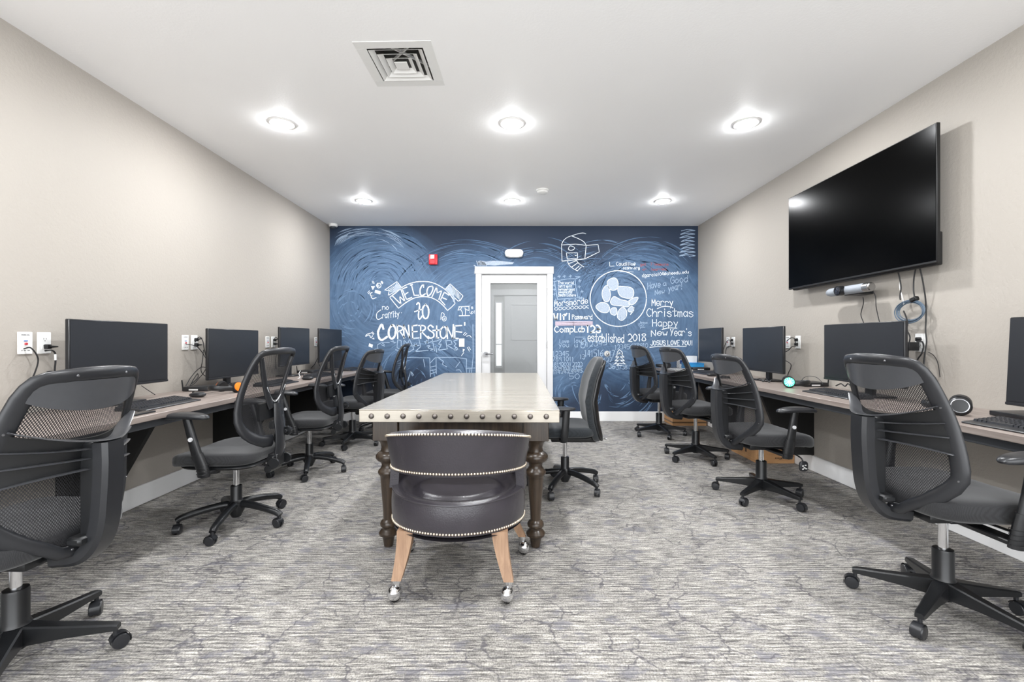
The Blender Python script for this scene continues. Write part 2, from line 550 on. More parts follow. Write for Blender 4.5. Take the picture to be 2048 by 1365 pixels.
# baseboards
BBH, BBT = 0.135, 0.016
def base_run(name, p0, p1, nx, ny):
    m = MB()
    p0 = Vector(p0); p1 = Vector(p1); c = (p0 + p1) / 2 + Vector((nx, ny, 0)) * BBT / 2
    d = p1 - p0
    m.box((c.x, c.y, BBH / 2), (abs(d.x) or BBT, abs(d.y) or BBT, BBH), 0.004)
    return m
struct(base_run('l', (XL, YF, 0), (XL, YB - 0.017, 0), 1, 0).build('baseboard_left', WHITE))
struct(base_run('r', (XR, YF, 0), (XR, YB - 0.017, 0), -1, 0).build('baseboard_right', WHITE))
bbk = base_run('b', (XL + 0.017, YB, 0), (bw(950, 0)[0], YB, 0), 0, -1)
bb2 = base_run('b', (bw(1106, 0)[0], YB, 0), (XR - 0.017, YB, 0), 0, -1)
bbk.add(bb2.v, bb2.f)
struct(bbk.build('baseboard_back', WHITE))

# ------------------------------------------------------------------ door in the back wall
door = bpy.data.objects.new('door_1', None); col.objects.link(door); struct(door)
door.location = ((DX0 + DX1) / 2, YB, 0)
door['label'] = 'white door with a tall glass pane in the chalkboard wall'
dw = DX1 - DX0
DOORW = mat('door_white', rgb(214, 214, 215), 0.35, noise=(6, 0.015))
def dloc(px, py):
    x, z = bw(px, py); return x - door.location.x, z
gx0, gz1 = dloc(979, 565); gx1 = dloc(1076, 0)[0]; gz0 = 0.27
hx = dw / 2 - 0.006
lf = MB(); yl = 0.036
lf.box(((-hx + gx0) / 2, yl, DZ / 2), (gx0 + hx, 0.04, DZ - 0.012), 0.002)
lf.box(((hx + gx1) / 2, yl, DZ / 2), (hx - gx1, 0.04, DZ - 0.012), 0.002)
lf.box(((gx0 + gx1) / 2, yl, (gz1 + DZ) / 2 - 0.003), (gx1 - gx0, 0.04, DZ - gz1 - 0.006), 0.002)
lf.box(((gx0 + gx1) / 2, yl, gz0 / 2 + 0.003), (gx1 - gx0, 0.04, gz0 - 0.006), 0.002)
lf.build('door_leaf', DOORW, door)
bead = MB()
for (x0, x1, z0, z1) in ((gx0, gx0 + 0.012, gz0, gz1), (gx1 - 0.012, gx1, gz0, gz1), (gx0 + 0.012, gx1 - 0.012, gz1 - 0.012, gz1), (gx0 + 0.012, gx1 - 0.012, gz0, gz0 + 0.012)):
    bead.box(((x0 + x1) / 2, 0.02, (z0 + z1) / 2), (x1 - x0, 0.012, z1 - z0), 0.003)
bead.build('glazing_bead', DOORW, door)
def glass_mat(name, tint, mixf, rough):
    m = bpy.data.materials.new(name); m.use_nodes = True
    nt = m.node_tree; out = nt.nodes['Material Output']
    tr = nd(nt, 'ShaderNodeBsdfTransparent'); tr.inputs[0].default_value = tint
    gl = nt.nodes['Principled BSDF']; gl.inputs['Base Color'].default_value = rgb(150, 152, 152); gl.inputs['Roughness'].default_value = rough
    ns = nd(nt, 'ShaderNodeTexNoise', i_Scale=3.0); tc = nd(nt, 'ShaderNodeTexCoord'); nt.links.new(tc.outputs['Object'], ns.inputs['Vector'])
    mr = nd(nt, 'ShaderNodeMapRange'); mr.inputs['To Min'].default_value = mixf - 0.03; mr.inputs['To Max'].default_value = mixf + 0.03
    nt.links.new(ns.outputs['Fac'], mr.inputs['Value'])
    mx = nd(nt, 'ShaderNodeMixShader'); nt.links.new(mr.outputs[0], mx.inputs[0])
    nt.links.new(tr.outputs[0], mx.inputs[1]); nt.links.new(gl.outputs[0], mx.inputs[2]); nt.links.new(mx.outputs[0], out.inputs['Surface'])
    return m
GLASS = glass_mat('door_glass', (0.82, 0.83, 0.83, 1), 0.38, 0.08)
MB().box(((gx0 + gx1) / 2, yl, (gz0 + gz1) / 2), (gx1 - gx0, 0.006, gz1 - gz0)).build('glass_pane', GLASS, door)
cs = MB()
for s in (-1, 1):
    cs.box((s * (dw / 2 + 0.042), -0.009, DZ / 2 + 0.002), (0.078, 0.02, DZ + 0.004), 0.002)
cs.build('casing', DOORW, door)
MB().box((0, -0.012, DZ + 0.055), (dw + 0.185, 0.028, 0.1), 0.002).build('head_casing', DOORW, door)
jb = MB()
for s in (-1, 1):
    jb.box((s * (dw / 2 + 0.004), 0.06, DZ / 2), (0.01, 0.12, DZ))
jb.box((0, 0.06, DZ + 0.004), (dw + 0.018, 0.12, 0.008))
jb.build('jamb', DOORW, door)
hxp, hzp = dloc(971.5, 708.5)
hd = MB().cyl((hxp, 0.016, hzp), (hxp, -0.012, hzp), 0.032, n=24).cyl((hxp, -0.012, hzp), (hxp, -0.05, hzp), 0.012)
hd.tube(catmull([(hxp, -0.05, hzp), (hxp + 0.03, -0.055, hzp), (hxp + 0.07, -0.053, hzp + 0.001), (hxp + 0.105, -0.05, hzp)]), (0.009, 0.011) and 0.0105, 10)
hd.build('lever_handle', mat('dark_satin_steel', rgb(120, 120, 122), 0.3, 1.0, noise=(40, 0.06)), door, label='satin steel lever handle')
MB().box((-hx - 0.001, 0.0, hzp), (0.004, 0.01, 0.06)).build('latch_plate', STEEL, door)
for zz in (583, 690, 800):
    z = dloc(0, zz)[1]
    MB().cyl((hx + 0.004, -0.004, z - 0.05), (hx + 0.004, -0.004, z + 0.05), 0.007, n=10).build('hinge', STEEL, door)

# the corridor seen through the door glass
GREYW = wall_mat('corridor_paint', rgb(172, 172, 170), 60, 0.1)
cr = MB()
cy0, cy1 = YB + 0.12, YB + 2.3
cr.box((0.1, cy1 + 0.05, 1.37), (4.2, 0.1, 2.74)).box((-1.95, (cy0 + cy1) / 2, 1.37), (0.1, cy1 - cy0, 2.74)).box((2.15, (cy0 + cy1) / 2, 1.37), (0.1, cy1 - cy0, 2.74))
cr.box((0.1, (cy0 + cy1) / 2, 2.79), (4.2, cy1 - cy0, 0.1)).box((0.1, (cy0 + cy1) / 2, -0.05), (4.2, cy1 - cy0, 0.1))
struct(cr.build('wall_corridor', GREYW))
d2 = bpy.data.objects.new('door_2', None); col.objects.link(d2); struct(d2)
d2.location = (0.16, cy1, 0)
d2['label'] = 'white door in a wide frame seen through the door glass'
fr = MB()
for s in (-1, 1):
    fr.box((s * 0.56, -0.02, 1.0), (0.11, 0.04, 2.0), 0.003)
fr.box((0, -0.022, 2.05), (1.26, 0.045, 0.11), 0.003)
fr.build('casing', DOORW, d2)
MB().box((0.1, -0.008, 1.0), (0.8, 0.016, 1.98)).build('door_leaf', DOORW, d2)
lp = MB()
for (x, z, w, h) in ((0.1, 1.82, 0.56, 0.02), (0.1, 1.15, 0.56, 0.02), (-0.17, 1.48, 0.02, 0.68), (0.37, 1.48, 0.02, 0.68)):
    lp.box((x, -0.02, z), (w, 0.012, h), 0.003)
lp.build('panel_moulding', DOORW, d2)
win = bpy.data.objects.new('window_1', None); col.objects.link(win); struct(win)
win['label'] = 'narrow bright sidelight window seen through the door glass'
win.location = (-0.25, cy1, 0)
SKYW = mat('daylight_pane', rgb(250, 252, 255), 0.3, noise=(5, 0.03), emit=((0.95, 0.98, 1, 1), 1.6))
MB().box((0, -0.012, 1.25), (0.1, 0.012, 1.2)).build('window_pane', SKYW, win)
wf = MB()
for s in (-1, 1):
    wf.box((s * 0.062, -0.02, 1.25), (0.024, 0.04, 1.26))
for z in (0.62, 1.06, 1.86):
    wf.box((0, -0.02, z), (0.1, 0.035, 0.02))
wf.build('window_frame', DOORW, win)
cl = bpy.data.lights.new('corridor_light', 'AREA'); cl.energy = 40; cl.shape = 'DISK'; cl.size = 0.3
clo = bpy.data.objects.new('corridor_light', cl); clo.location = (0.3, YB + 1.1, 2.72); col.objects.link(clo)

# ------------------------------------------------------------------ ceiling fittings
LENS = mat('lamp_lens', rgb(255, 255, 255), 0.4, noise=(30, 0.01), emit=((0.97, 0.985, 1, 1), 130.0))
TRIMW = mat('lamp_trim', rgb(245, 245, 243), 0.4, noise=(30, 0.01))
lens_me = MB().lathe([(0.0005, 0.028), (0.03, 0.026), (0.055, 0.018), (0.066, 0.009), (0.07, 0.0)], 32, Matrix.Scale(-1, 4, (0, 0, 1))).mesh('lens', LENS)
ring_me = MB().lathe([(0.07, 0.0), (0.071, -0.005), (0.085, -0.006), (0.095, -0.001), (0.095, 0.004), (0.07, 0.004)], 32, cap=False).mesh('trim_ring', TRIMW)
rows = [(5.244, 'far'), (3.377, 'near'), (1.51, 'unseen')]
cols3 = [(-1.707, 'left'), (0.0, 'centre'), (1.737, 'right')]
for y, rn in rows:
    for x, cn in cols3:
        where = {'far': 'in the row nearest the chalkboard', 'near': 'in the row nearer the air vent', 'unseen': 'overhead near the camera'}[rn]
        side = {'left': 'left end light', 'centre': 'middle light', 'right': 'right end light'}[cn]
        t = thing('recessed_light', 'round white recessed ceiling light, %s %s' % (side, where), 'ceiling light', (x, y, ZC - 0.001), 0, 'recessed ceiling lights')
        if rn == 'unseen':
            t['label'] = 'round white recessed ceiling light, %s %s, row %s' % (side, where, 'above' if y > 0 else 'behind')
        obj('lens', lens_me, t); obj('trim_ring', ring_me, t)
        ld = bpy.data.lights.new('lamp', 'AREA'); ld.shape = 'DISK'; ld.size = 0.13; ld.energy = LAMP_W; ld.color = (0.965, 0.98, 1.0)
        lo = bpy.data.objects.new('lamp', ld); lo.location = (0, 0, -0.032); lo.parent = t; col.objects.link(lo)

# four-way air vent
VENTW = mat('vent_white', rgb(232, 232, 230), 0.45, noise=(30, 0.02))
VENTD = mat('vent_duct', rgb(112, 110, 106), 0.7, noise=(10, 0.05))
vent = thing('air_vent', 'square white four-way air vent in the ceiling', 'air vent', (VX, VY, ZC), R(-1.5))
fl = MB()
for (x, y, sx, sy) in ((0, -0.186, 0.43, 0.058), (0, 0.186, 0.43, 0.058), (-0.186, 0, 0.058, 0.314), (0.186, 0, 0.058, 0.314)):
    fl.box((x, y, -0.0015), (sx, sy, 0.003), 0.001)
fl.build('flange', VENTW, vent)
for k, (hb, ht) in enumerate(((0.150, 0.126), (0.112, 0.088), (0.074, 0.05))):
    m = MB()
    for q in range(4):
        M = Matrix.Rotation(q * PI / 2, 4, 'Z')
        zb, zt = -0.006, 0.012
        vs = [(-hb, -hb, zb), (hb, -hb, zb), (ht, -ht, zt), (-ht, -ht, zt), (-hb + 0.003, -hb + 0.003, zb), (hb - 0.003, -hb + 0.003, zb), (ht - 0.003, -ht + 0.003, zt), (-ht + 0.003, -ht + 0.003, zt)]
        m.add(vs, [[0, 1, 2, 3], [7, 6, 5, 4], [0, 4, 5, 1], [3, 2, 6, 7]], M)
    m.build('louvre_ring', VENTW, vent, angle=20)
MB().box((0, 0, -0.004), (0.074, 0.074, 0.004), 0.001).build('centre_plate', VENTW, vent)
br = MB()
for q in range(4):
    br.box((0.1, 0, 0.075), (0.2, 0.008, 0.014), 0, Matrix.Rotation(PI / 4 + q * PI / 2, 4, 'Z'))
br.build('cross_brace', VENTW, vent)
du = MB()
for q in range(4):
    du.box((0, -0.161, 0.11), (0.32, 0.004, 0.2), 0, Matrix.Rotation(q * PI / 2, 4, 'Z'))
du.box((0, 0, 0.195), (0.32, 0.32, 0.004))
du.build('duct_box', VENTD, vent)

sd = thing('smoke_detector', 'round white smoke detector on the ceiling before the chalkboard', 'smoke detector', (0.326, 4.86, ZC))
MB().lathe([(0.066, 0), (0.066, -0.012), (0.06, -0.016)], 28).build('base', WHITEP, sd)
MB().lathe([(0.056, -0.0165), (0.054, -0.034), (0.04, -0.042), (0.0005, -0.043)], 28).build('cap', WHITEP, sd)
MB().lathe([(0.006, -0.043), (0.006, -0.046), (0.0005, -0.0465)], 10, Matrix.Translation((0.025, -0.01, 0))).build('test_button', BUTTON, sd)
dc = thing('dome_camera', 'small white dome camera in the far left ceiling corner', 'security camera', (XL + 0.085, YB - 0.09, ZC))
MB().lathe([(0.058, 0), (0.058, -0.03), (0.05, -0.036)], 24).build('housing', WHITEP, dc)
MB().lathe([(0.04, -0.0365), (0.036, -0.052), (0.02, -0.064), (0.0005, -0.068)], 24).build('dome', mat('smoked_dome', rgb(60, 66, 74), 0.1, noise=(10, 0.05)), dc)

# ------------------------------------------------------------------ fittings on the back wall
RED = mat('alarm_red', rgb(214, 34, 48), 0.35, noise=(20, 0.06))
x, z = bw(867, 520)
fa = thing('fire_alarm', 'small red fire alarm box on the chalkboard wall', 'fire alarm', (x, YB, z))
MB().box((0, -0.02, 0), (0.12, 0.038, 0.145), 0.008, seg=2).build('housing', RED, fa)
MB().box((-0.008, -0.044, 0.035), (0.055, 0.012, 0.055), 0.003).build('strobe', mat('strobe_lens', rgb(245, 235, 235), 0.15, noise=(20, 0.03)), fa)
MB().box((-0.008, -0.043, -0.034), (0.075, 0.01, 0.06), 0.004).build('cover', RED, fa)
x, z = bw(1028, 508)
el = thing('emergency_light', 'white oval emergency light unit above the door', 'emergency light', (x, YB, z))
MB().sup((0, -0.03, 0), (0.125, 0.03, 0.058), 0.5, 0.55, M=None).build('housing', WHITEP, el)
for s in (-1, 1):
    o = MB().cyl((s * 0.085, -0.035, 0.01), (s * 0.085, -0.085, 0.0), 0.036, 0.042, 20).build('lamp_head', WHITEP, el)
    MB().cyl((s * 0.085, -0.0855, 0.0), (s * 0.085, -0.088, -0.0005), 0.034, n=20).build('lamp_lens', mat('emergency_lens', rgb(225, 232, 238), 0.1, noise=(60, 0.04)), o)
x, z = bw(923.5, 686)
sw = thing('light_switch', 'white wall plate on the chalkboard beside the door casing', 'wall plate', (x, YB, z))
MB().box((0, -0.003, 0), (0.076, 0.006, 0.118), 0.002).build('plate', WHITEP, sw)
MB().box((0, -0.008, 0), (0.01, 0.014, 0.024), 0.002, Matrix.Rotation(R(-12), 4, 'X')).build('toggle', mat('ivory', rgb(214, 208, 196), 0.4, noise=(50, 0.03)), sw)
x, z = bw(1214, 708)
kn = thing('metal_disc_fitting', 'round satin metal disc fitting on the chalkboard wall', 'wall fitting', (x, YB, z))
MB().cyl((0, 0, 0), (0, -0.008, 0), 0.042, 0.04, 28).build('rosette', mat('pale_metal', rgb(205, 205, 202), 0.35, 0.6, noise=(30, 0.05)), kn)
MB().lathe([(0.02, 0), (0.022, 0.02), (0.015, 0.03), (0.0005, 0.032)], 20, Matrix.Rotation(R(90), 4, 'X') @ Matrix.Translation((0.005, -0.004, 0.008))).build('knob', STEEL, kn)
# ------------------------------------------------------------------ chalk writing and drawings (flat marks on the wall)
def chalk_ink(name, color, dark, amt=0.5):
    m = bpy.data.materials.new(name); m.use_nodes = True
    nt = m.node_tree; b = nt.nodes['Principled BSDF']
    tc = nd(nt, 'ShaderNodeTexCoord')
    n = nd(nt, 'ShaderNodeTexNoise', i_Scale=160.0, i_Detail=4, i_Roughness=0.7); nt.links.new(tc.outputs['Object'], n.inputs['Vector'])
    r = nd(nt, 'ShaderNodeMapRange'); r.inputs['From Min'].default_value = 0.30; r.inputs['From Max'].default_value = 0.30 + amt * 0.4
    nt.links.new(n.outputs['Fac'], r.inputs['Value'])
    mx = nd(nt, 'ShaderNodeMix', data_type='RGBA'); mx.inputs[6].default_value = dark; mx.inputs[7].default_value = color
    nt.links.new(r.outputs[0], mx.inputs[0]); nt.links.new(mx.outputs[2], b.inputs['Base Color'])
    b.inputs['Roughness'].default_value = 0.9
    return m
INK = chalk_ink('chalk_white', rgb(236, 242, 248), rgb(140, 165, 195), 0.4)
INKF = chalk_ink('chalk_faint', rgb(176, 198, 222), rgb(92, 118, 150), 0.6)
INKFILL = chalk_ink('chalk_fill', rgb(214, 220, 228), rgb(96, 124, 156), 1.0)
INKRED = chalk_ink('chalk_red', rgb(190, 92, 84), rgb(96, 80, 96), 0.9)
INKPINK = chalk_ink('chalk_pink', rgb(216, 198, 212), rgb(150, 150, 178), 0.5)
SM1 = chalk_ink('chalk_smear_a', rgb(100, 128, 160), rgb(66, 90, 120), 1.0)
SM2 = chalk_ink('chalk_smear_b', rgb(122, 150, 182), rgb(78, 104, 136), 1.0)
SM3 = chalk_ink('chalk_smear_c', rgb(50, 68, 92), rgb(62, 86, 116), 1.0)

class Chalk:
    depth = 0.0006
    def __init__(self):
        self.v = []; self.f = []
        Chalk.depth += 0.00002
        self.y = YB - Chalk.depth
    def P(self, p):
        x, z = bw(p[0], p[1]); return (x, self.y, z)
    def line(self, pts, w=2.2, smooth=False, closed=False, taper=False):
        P = [Vector((p[0], p[1], 0)) for p in pts]
        if not smooth and not closed and not taper and len(pts) > 2:
            for a, b in zip(pts, pts[1:]):
                self.line([a, b], w)
            return self
        if smooth:
            P = catmull(P, 5, closed)
        if closed:
            P = P + [P[0]]
        n = len(P); o = len(self.v)
        if n < 2: return self
        for i in range(n):
            t = P[min(i + 1, n - 1)] - P[max(i - 1, 0)]
            if t.length < 1e-6: t = Vector((1, 0, 0))
            t.normalize(); s = Vector((-t.y, t.x, 0))
            ww = w * random.uniform(0.82, 1.15)
            if taper:
                ww *= max(0.12, math.sin(PI * (i + 0.2) / (n - 0.6)))
            a = P[i] + s * ww / 2; b = P[i] - s * ww / 2
            if i == 0: a -= t * w * .3; b -= t * w * .3
            if i == n - 1: a += t * w * .3; b += t * w * .3
            self.v += [self.P(a), self.P(b)]
        for i in range(n - 1):
            k = o + 2 * i
            self.f.append([k, k + 2, k + 3, k + 1])
        return self
    def fill(self, pts, smooth=False):
        P = [Vector((p[0], p[1], 0)) for p in pts]
        if smooth: P = catmull(P, 6, True)
        o = len(self.v)
        self.v += [self.P(p) for p in P]
        self.f.append(list(range(o, o + len(P))))
        return self
    def build(self, name, m, label=None):
        me = bpy.data.meshes.new(name); me.from_pydata(self.v, [], self.f)
        bm = bmesh.new(); bm.from_mesh(me)
        for f in bm.faces:
            if f.normal.y > 0: f.normal_flip()
        bm.to_mesh(me); bm.free()
        me.materials.append(m)
        return obj(name, me, wall_back, label=label)

GL = {
 'A': '022842 1535', 'B': '0208 ~0828473605 ~0535443202', 'C': '~472806042243', 'D': '0208 ~082846442202', 'E': '48080242 0535', 'F': '480802 0535',
 'G': '~47280604224345 2545', 'H': '0208 4248 0545', 'I': '2228', 'J': '~48432203', 'K': '0208 4805 1542', 'L': '080242', 'M': '0208244842', 'N': '02084248',
 'O': '~28060422444628', 'P': '0208 ~0828473605', 'R': '0208 ~0828473605 2542', 'S': '~4728071535432203', 'T': '0848 2822', 'U': '~0804224448',
 'V': '082248', 'W': '0812263248', 'X': '0248 0842', 'Y': '0825 4812',
 'a': '~4526042244 4642', 'b': '0802 ~0426442203', 'c': '~4526042243', 'd': '~4526042244 4842', 'e': '~04444526042243', 'f': '~48371712 0636',
 'g': '~4526042244 ~46412001', 'h': '0802 ~04264542', 'i': '2622 2728', 'l': '2822', 'm': '0602 ~05162522 ~25364542', 'n': '0602 ~05264542',
 'o': '~2604224426', 'p': '0600 ~0526442203', 'r': '0602 ~04163645', 's': '~45260534432203', 't': '~28232243 0646', 'u': '~06042244 4642', 'v': '062246',
 'w': '0612243246', 'x': '0642 4602', 'y': '0623 4610', '!': '2824 2322', '1': '172822', '2': '~0728463402 0242', '3': '~0828463515 ~1535432203', '4': '280444 3832',
 '5': '480805 ~0535443202', '6': '~48050322443504', '7': '084812', '8': '~280735432203154728', '9': '~45250627474542', '0': '~28060422444628',
 '@': '~3425142333454627050322 43', '.': '2223', "'": '2827', '+': '0444 2226', '(': '~28150522', '"': '1817 3837',
}
NARROW = {'i': 2, 'l': 2, '!': 2, '.': 2, "'": 2, 'I': 2, '1': 3, 't': 3.6}
def text(ch, s, x, y, h, w, lw=2.0, slope=0.0, jit=0.25, gap=1.4):
    """single-stroke handwriting; (x, y) is the left end of the baseline in photo pixels"""
    adv = [((NARROW.get(c, 4) + gap) if c != ' ' else 2.6) for c in s]
    tot = sum(adv) - gap
    ux = w / tot; uy = h / 6.0
    cx = 0.0
    for c, a in zip(s, adv):
        if c in GL:
            off = (4 - NARROW.get(c, 4)) / 2.0
            dy = random.uniform(-jit, jit)
            for st in GL[c].split(' '):
                sm = st.startswith('~')
                d = st.strip('~')
                pts = []
                for i in range(0, len(d) - 1, 2):
                    gx = int(d[i]) - off + random.uniform(-.12, .12); gy = int(d[i + 1]) - 2 + dy + random.uniform(-.12, .12)
                    px = x + (cx + gx) * ux
                    pts.append((px, y - gy * uy + slope * (px - x)))
                ch.line(pts, lw * 0.82, smooth=sm)
        cx += a

# ---- wiped smears
def arcs(ch, cx, cy, r0, r1, a0, a1, n, wmin, wmax, ex=1.0):
    for _ in range(n):
        r = random.uniform(r0, r1); a = random.uniform(a0, a1); b = a + random.uniform(12, 48)
        b = min(b, a1 + 10)
        pts = []
        jx, jy = random.uniform(-8, 8), random.uniform(-6, 6)
        for k in range(9):
            t = R(a + (b - a) * k / 8)
            px, py = cx + jx + r * ex * math.cos(t), cy + jy - r * math.sin(t)
            if px < 664 or px > 1391 or py < 457: break
            if 946 < px < 1110 and py > 530: break
            pts.append((px, py))
        if len(pts) > 4:
            ch.line(pts, random.uniform(wmin, wmax), taper=True)
sm = Chalk(); arcs(sm, 765, 570, 30, 112, 15, 165, 120, 0.7, 2.6, 1.1); arcs(sm, 930, 600, 40, 120, 30, 150, 60, 0.7, 2.2, 1.3)
arcs(sm, 1075, 600, 50, 125, 10, 170, 70, 0.7, 2.2); arcs(sm, 1290, 600, 60, 125, 20, 160, 90, 0.7, 2.4); arcs(sm, 1180, 620, 40, 110, 60, 170, 50, 0.7, 2)
o = sm.build('chalk_smear', SM1, 'wiped grey-blue chalk arcs'); o['kind'] = 'stuff'
sm = Chalk(); arcs(sm, 765, 580, 20, 100, 15, 165, 70, 0.5, 1.6, 1.1); arcs(sm, 1200, 600, 30, 120, 20, 170, 50, 0.5, 1.5); arcs(sm, 930, 610, 40, 110, 40, 150, 30, 0.5, 1.4)
arcs(sm, 700, 620, 10, 60, 0, 360, 40, 1, 3); arcs(sm, 1230, 760, 20, 90, 0, 360, 60, .8, 2.4); arcs(sm, 830, 760, 20, 90, 0, 360, 50, .8, 2.4); arcs(sm, 1150, 790, 20, 60, 0, 360, 30, .8, 2.4)
o = sm.build('chalk_smear', SM2, 'pale wiped chalk streaks'); o['kind'] = 'stuff'
sm = Chalk(); arcs(sm, 765, 570, 20, 105, 15, 165, 50, 0.6, 2, 1.1); arcs(sm, 1240, 610, 30, 110, 20, 160, 60, 0.6, 2.2); arcs(sm, 1240, 780, 20, 80, 0, 360, 40, 1, 4); arcs(sm, 860, 770, 20, 80, 0, 360, 40, 1, 4)
o = sm.build('chalk_smear', SM3, 'dark wiped streaks'); o['kind'] = 'stuff'
# bright scribbles in the two upper corners
sc = Chalk()
for k in range(26):
    r = 60 + random.uniform(0, 34); a0 = random.uniform(20, 120); a1 = a0 + random.uniform(18, 48)
    pts = [(735 + r * 1.05 * math.cos(R(a0 + (a1 - a0) * i / 8)), 520 - r * 0.72 * math.sin(R(a0 + (a1 - a0) * i / 8)) + random.uniform(-.4, .4)) for i in range(9)]
    pts = [p for p in pts if p[0] > 668 and p[1] > 456]
    if len(pts) > 3: sc.line(pts, random.uniform(0.6, 1.3), taper=True)
for k in range(9):
    x0 = 669 + 2.5 * k
    sc.line([(x0, 490 - k * 1.1 + 3), (x0 + 5, 481 - k * 1.2), (x0 + 14, 472 - k * 1.1)], 1.1, smooth=True, taper=True)
sc.build('chalk_scribble', INKF, 'arched chalk scribble in the upper left corner')
sc = Chalk()
pts = []
for k in range(8):
    y = 459 + k * 7.2
    pts += [(1360 + random.uniform(-2, 3), y + 3), (1376, y + 0.5), (1391 - random.uniform(0, 2), y + 2.5), (1378, y + 3.5)]
sc.line(pts, 1.3, smooth=True)
sc.build('chalk_scribble', INKF, 'zigzag chalk scribble in the upper right corner')

def C1(x, y): return (730 + x / 8.904, 540 + y / 8.904)
def C2(x, y): return (730 + x / 7.183, 630 + y / 7.183)
def C3(x, y): return (1100 + x / 7.181, 450 + y / 7.184)
def C4(x, y): return (1100 + x / 8.533, 620 + y / 8.531)
def C5(x, y): return (1200 + x / 7.185, 510 + y / 7.184)
def mp(f, L): return [f(a, b) for a, b in L]

# ---- WELCOME banner
bn = Chalk()
bn.line(mp(C1, [(440, 490), (560, 400), (680, 300), (800, 245), (920, 215), (1040, 208), (1160, 220), (1290, 265), (1420, 345), (1510, 440), (1580, 540), (1605, 600)]), 1.7, True)
bn.line(mp(C1, [(598, 685), (720, 590), (850, 515), (960, 485), (1060, 478), (1170, 495), (1280, 545), (1380, 625), (1470, 725)]), 1.7, True)
bn.line(mp(C1, [(440, 490), (520, 590), (598, 685)]), 1.6); bn.line(mp(C1, [(1470, 725), (1540, 665), (1605, 600)]), 1.6)
bn.line(mp(C1, [(350, 360), (570, 210), (655, 320), (415, 455), (430, 370), (350, 360)]), 1.3)
bn.line(mp(C1, [(1515, 250), (1745, 465), (1700, 545), (1660, 560), (1430, 345), (1515, 250)]), 1.3)
for k in range(7):
    bn.line(mp(C1, [(415 + k * 20, 345 - k * 12), (465 + k * 16, 400 - k * 12)]), 0.8)
    bn.line(mp(C1, [(1560 + k * 22, 300 + k * 24), (1565 + k * 20, 420 + k * 20)]), 0.9)
bn.build('chalk_banner', INK, 'arched chalk ribbon around the word WELCOME')
bf = Chalk(); bf.fill(mp(C1, [(560, 225), (655, 320), (480, 420)])); bf.fill(mp(C1, [(1510, 260), (1540, 300), (1600, 520), (1435, 345)]))
bf.fill(mp(C1, [(1560, 480), (1600, 525), (1600, 590), (1570, 570)]))
bf.build('chalk_fill', INKFILL)
wl = Chalk()
def C6(x, y): return (770 + x / 13.653, 555 + y / 13.653)
for L in ([(205, 510), (435, 735), (400, 520), (545, 665), (435, 330)], [(600, 265), (470, 320), (590, 610), (730, 550)], [(545, 470), (630, 410)], [(690, 215), (755, 190)], [(725, 210), (795, 495), (930, 490)],
          [(1060, 190), (1055, 275)], [(1280, 540), (1410, 260), (1425, 430), (1550, 360), (1470, 610)], [(1750, 490), (1620, 405), (1515, 620), (1640, 760)], [(1575, 560), (1680, 605)]):
    wl.line(mp(C6, L), 1.9)
wl.line(mp(C6, [(1055, 200), (1000, 240), (958, 350), (970, 470), (1020, 500), (1100, 450)]), 2.6, True)
wl.line(mp(C6, [(1290, 240), (1190, 270), (1145, 380), (1160, 480), (1200, 500), (1270, 420), (1310, 300), (1290, 240)]), 2.3, True)
wl.build('chalk_lettering', INK, 'chalk word WELCOME')
to = Chalk()
to.line(mp(C6, [(865, 740), (905, 695), (942, 740), (940, 850), (915, 1000), (920, 1120), (960, 1135), (1010, 1060)]), 2.8, True); to.line(mp(C6, [(805, 940), (1020, 870)]), 2.2)
to.line(mp(C6, [(1110, 740), (1040, 820), (1025, 950), (1050, 1080), (1110, 1130), (1170, 1080), (1195, 950), (1175, 820), (1110, 740)]), 3.0, True)
to.build('chalk_lettering', INK, 'chalk word to')
cs_ = Chalk()
cs_.line(mp(C2, [(265, 205), (240, 140), (200, 210), (188, 270), (210, 345), (250, 360), (320, 315)]), 4.2, True)
cs_.line(mp(C2, [(385, 150), (345, 215), (345, 300), (385, 345), (430, 300), (440, 210), (410, 155), (385, 150)]), 4.0, True)
for L in ([(465, 150), (470, 340)], [(500, 240), (570, 330)], [(560, 335), (555, 150), (640, 330), (625, 150)], [(750, 150), (680, 160), (685, 345), (775, 330)], [(680, 245), (750, 240)],
          [(800, 155), (800, 340)], [(815, 245), (915, 345)], [(1030, 160), (1030, 335), (1060, 330)], [(975, 225), (1080, 220)], [(1185, 345), (1175, 165), (1260, 340), (1270, 140)],
          [(1390, 155), (1290, 160), (1290, 340), (1340, 340)], [(1295, 240), (1390, 250)], [(1432, 110), (1432, 150)]):
    cs_.line(mp(C2, L), 2.7)
cs_.line(mp(C2, [(465, 155), (525, 170), (540, 210), (475, 245)]), 2.6, True); cs_.line(mp(C2, [(770, 155), (850, 160), (865, 205), (800, 250)]), 2.6, True)
cs_.line(mp(C2, [(980, 180), (940, 150), (905, 185), (930, 225), (985, 265), (985, 315), (940, 335), (905, 310)]), 2.7, True)
cs_.line(mp(C2, [(1130, 165), (1085, 220), (1085, 300), (1125, 340), (1170, 290), (1165, 200), (1130, 165)]), 2.7, True)
cs_.build('chalk_lettering', INK, 'large chalk word CORNERSTONE')
gf = Chalk()
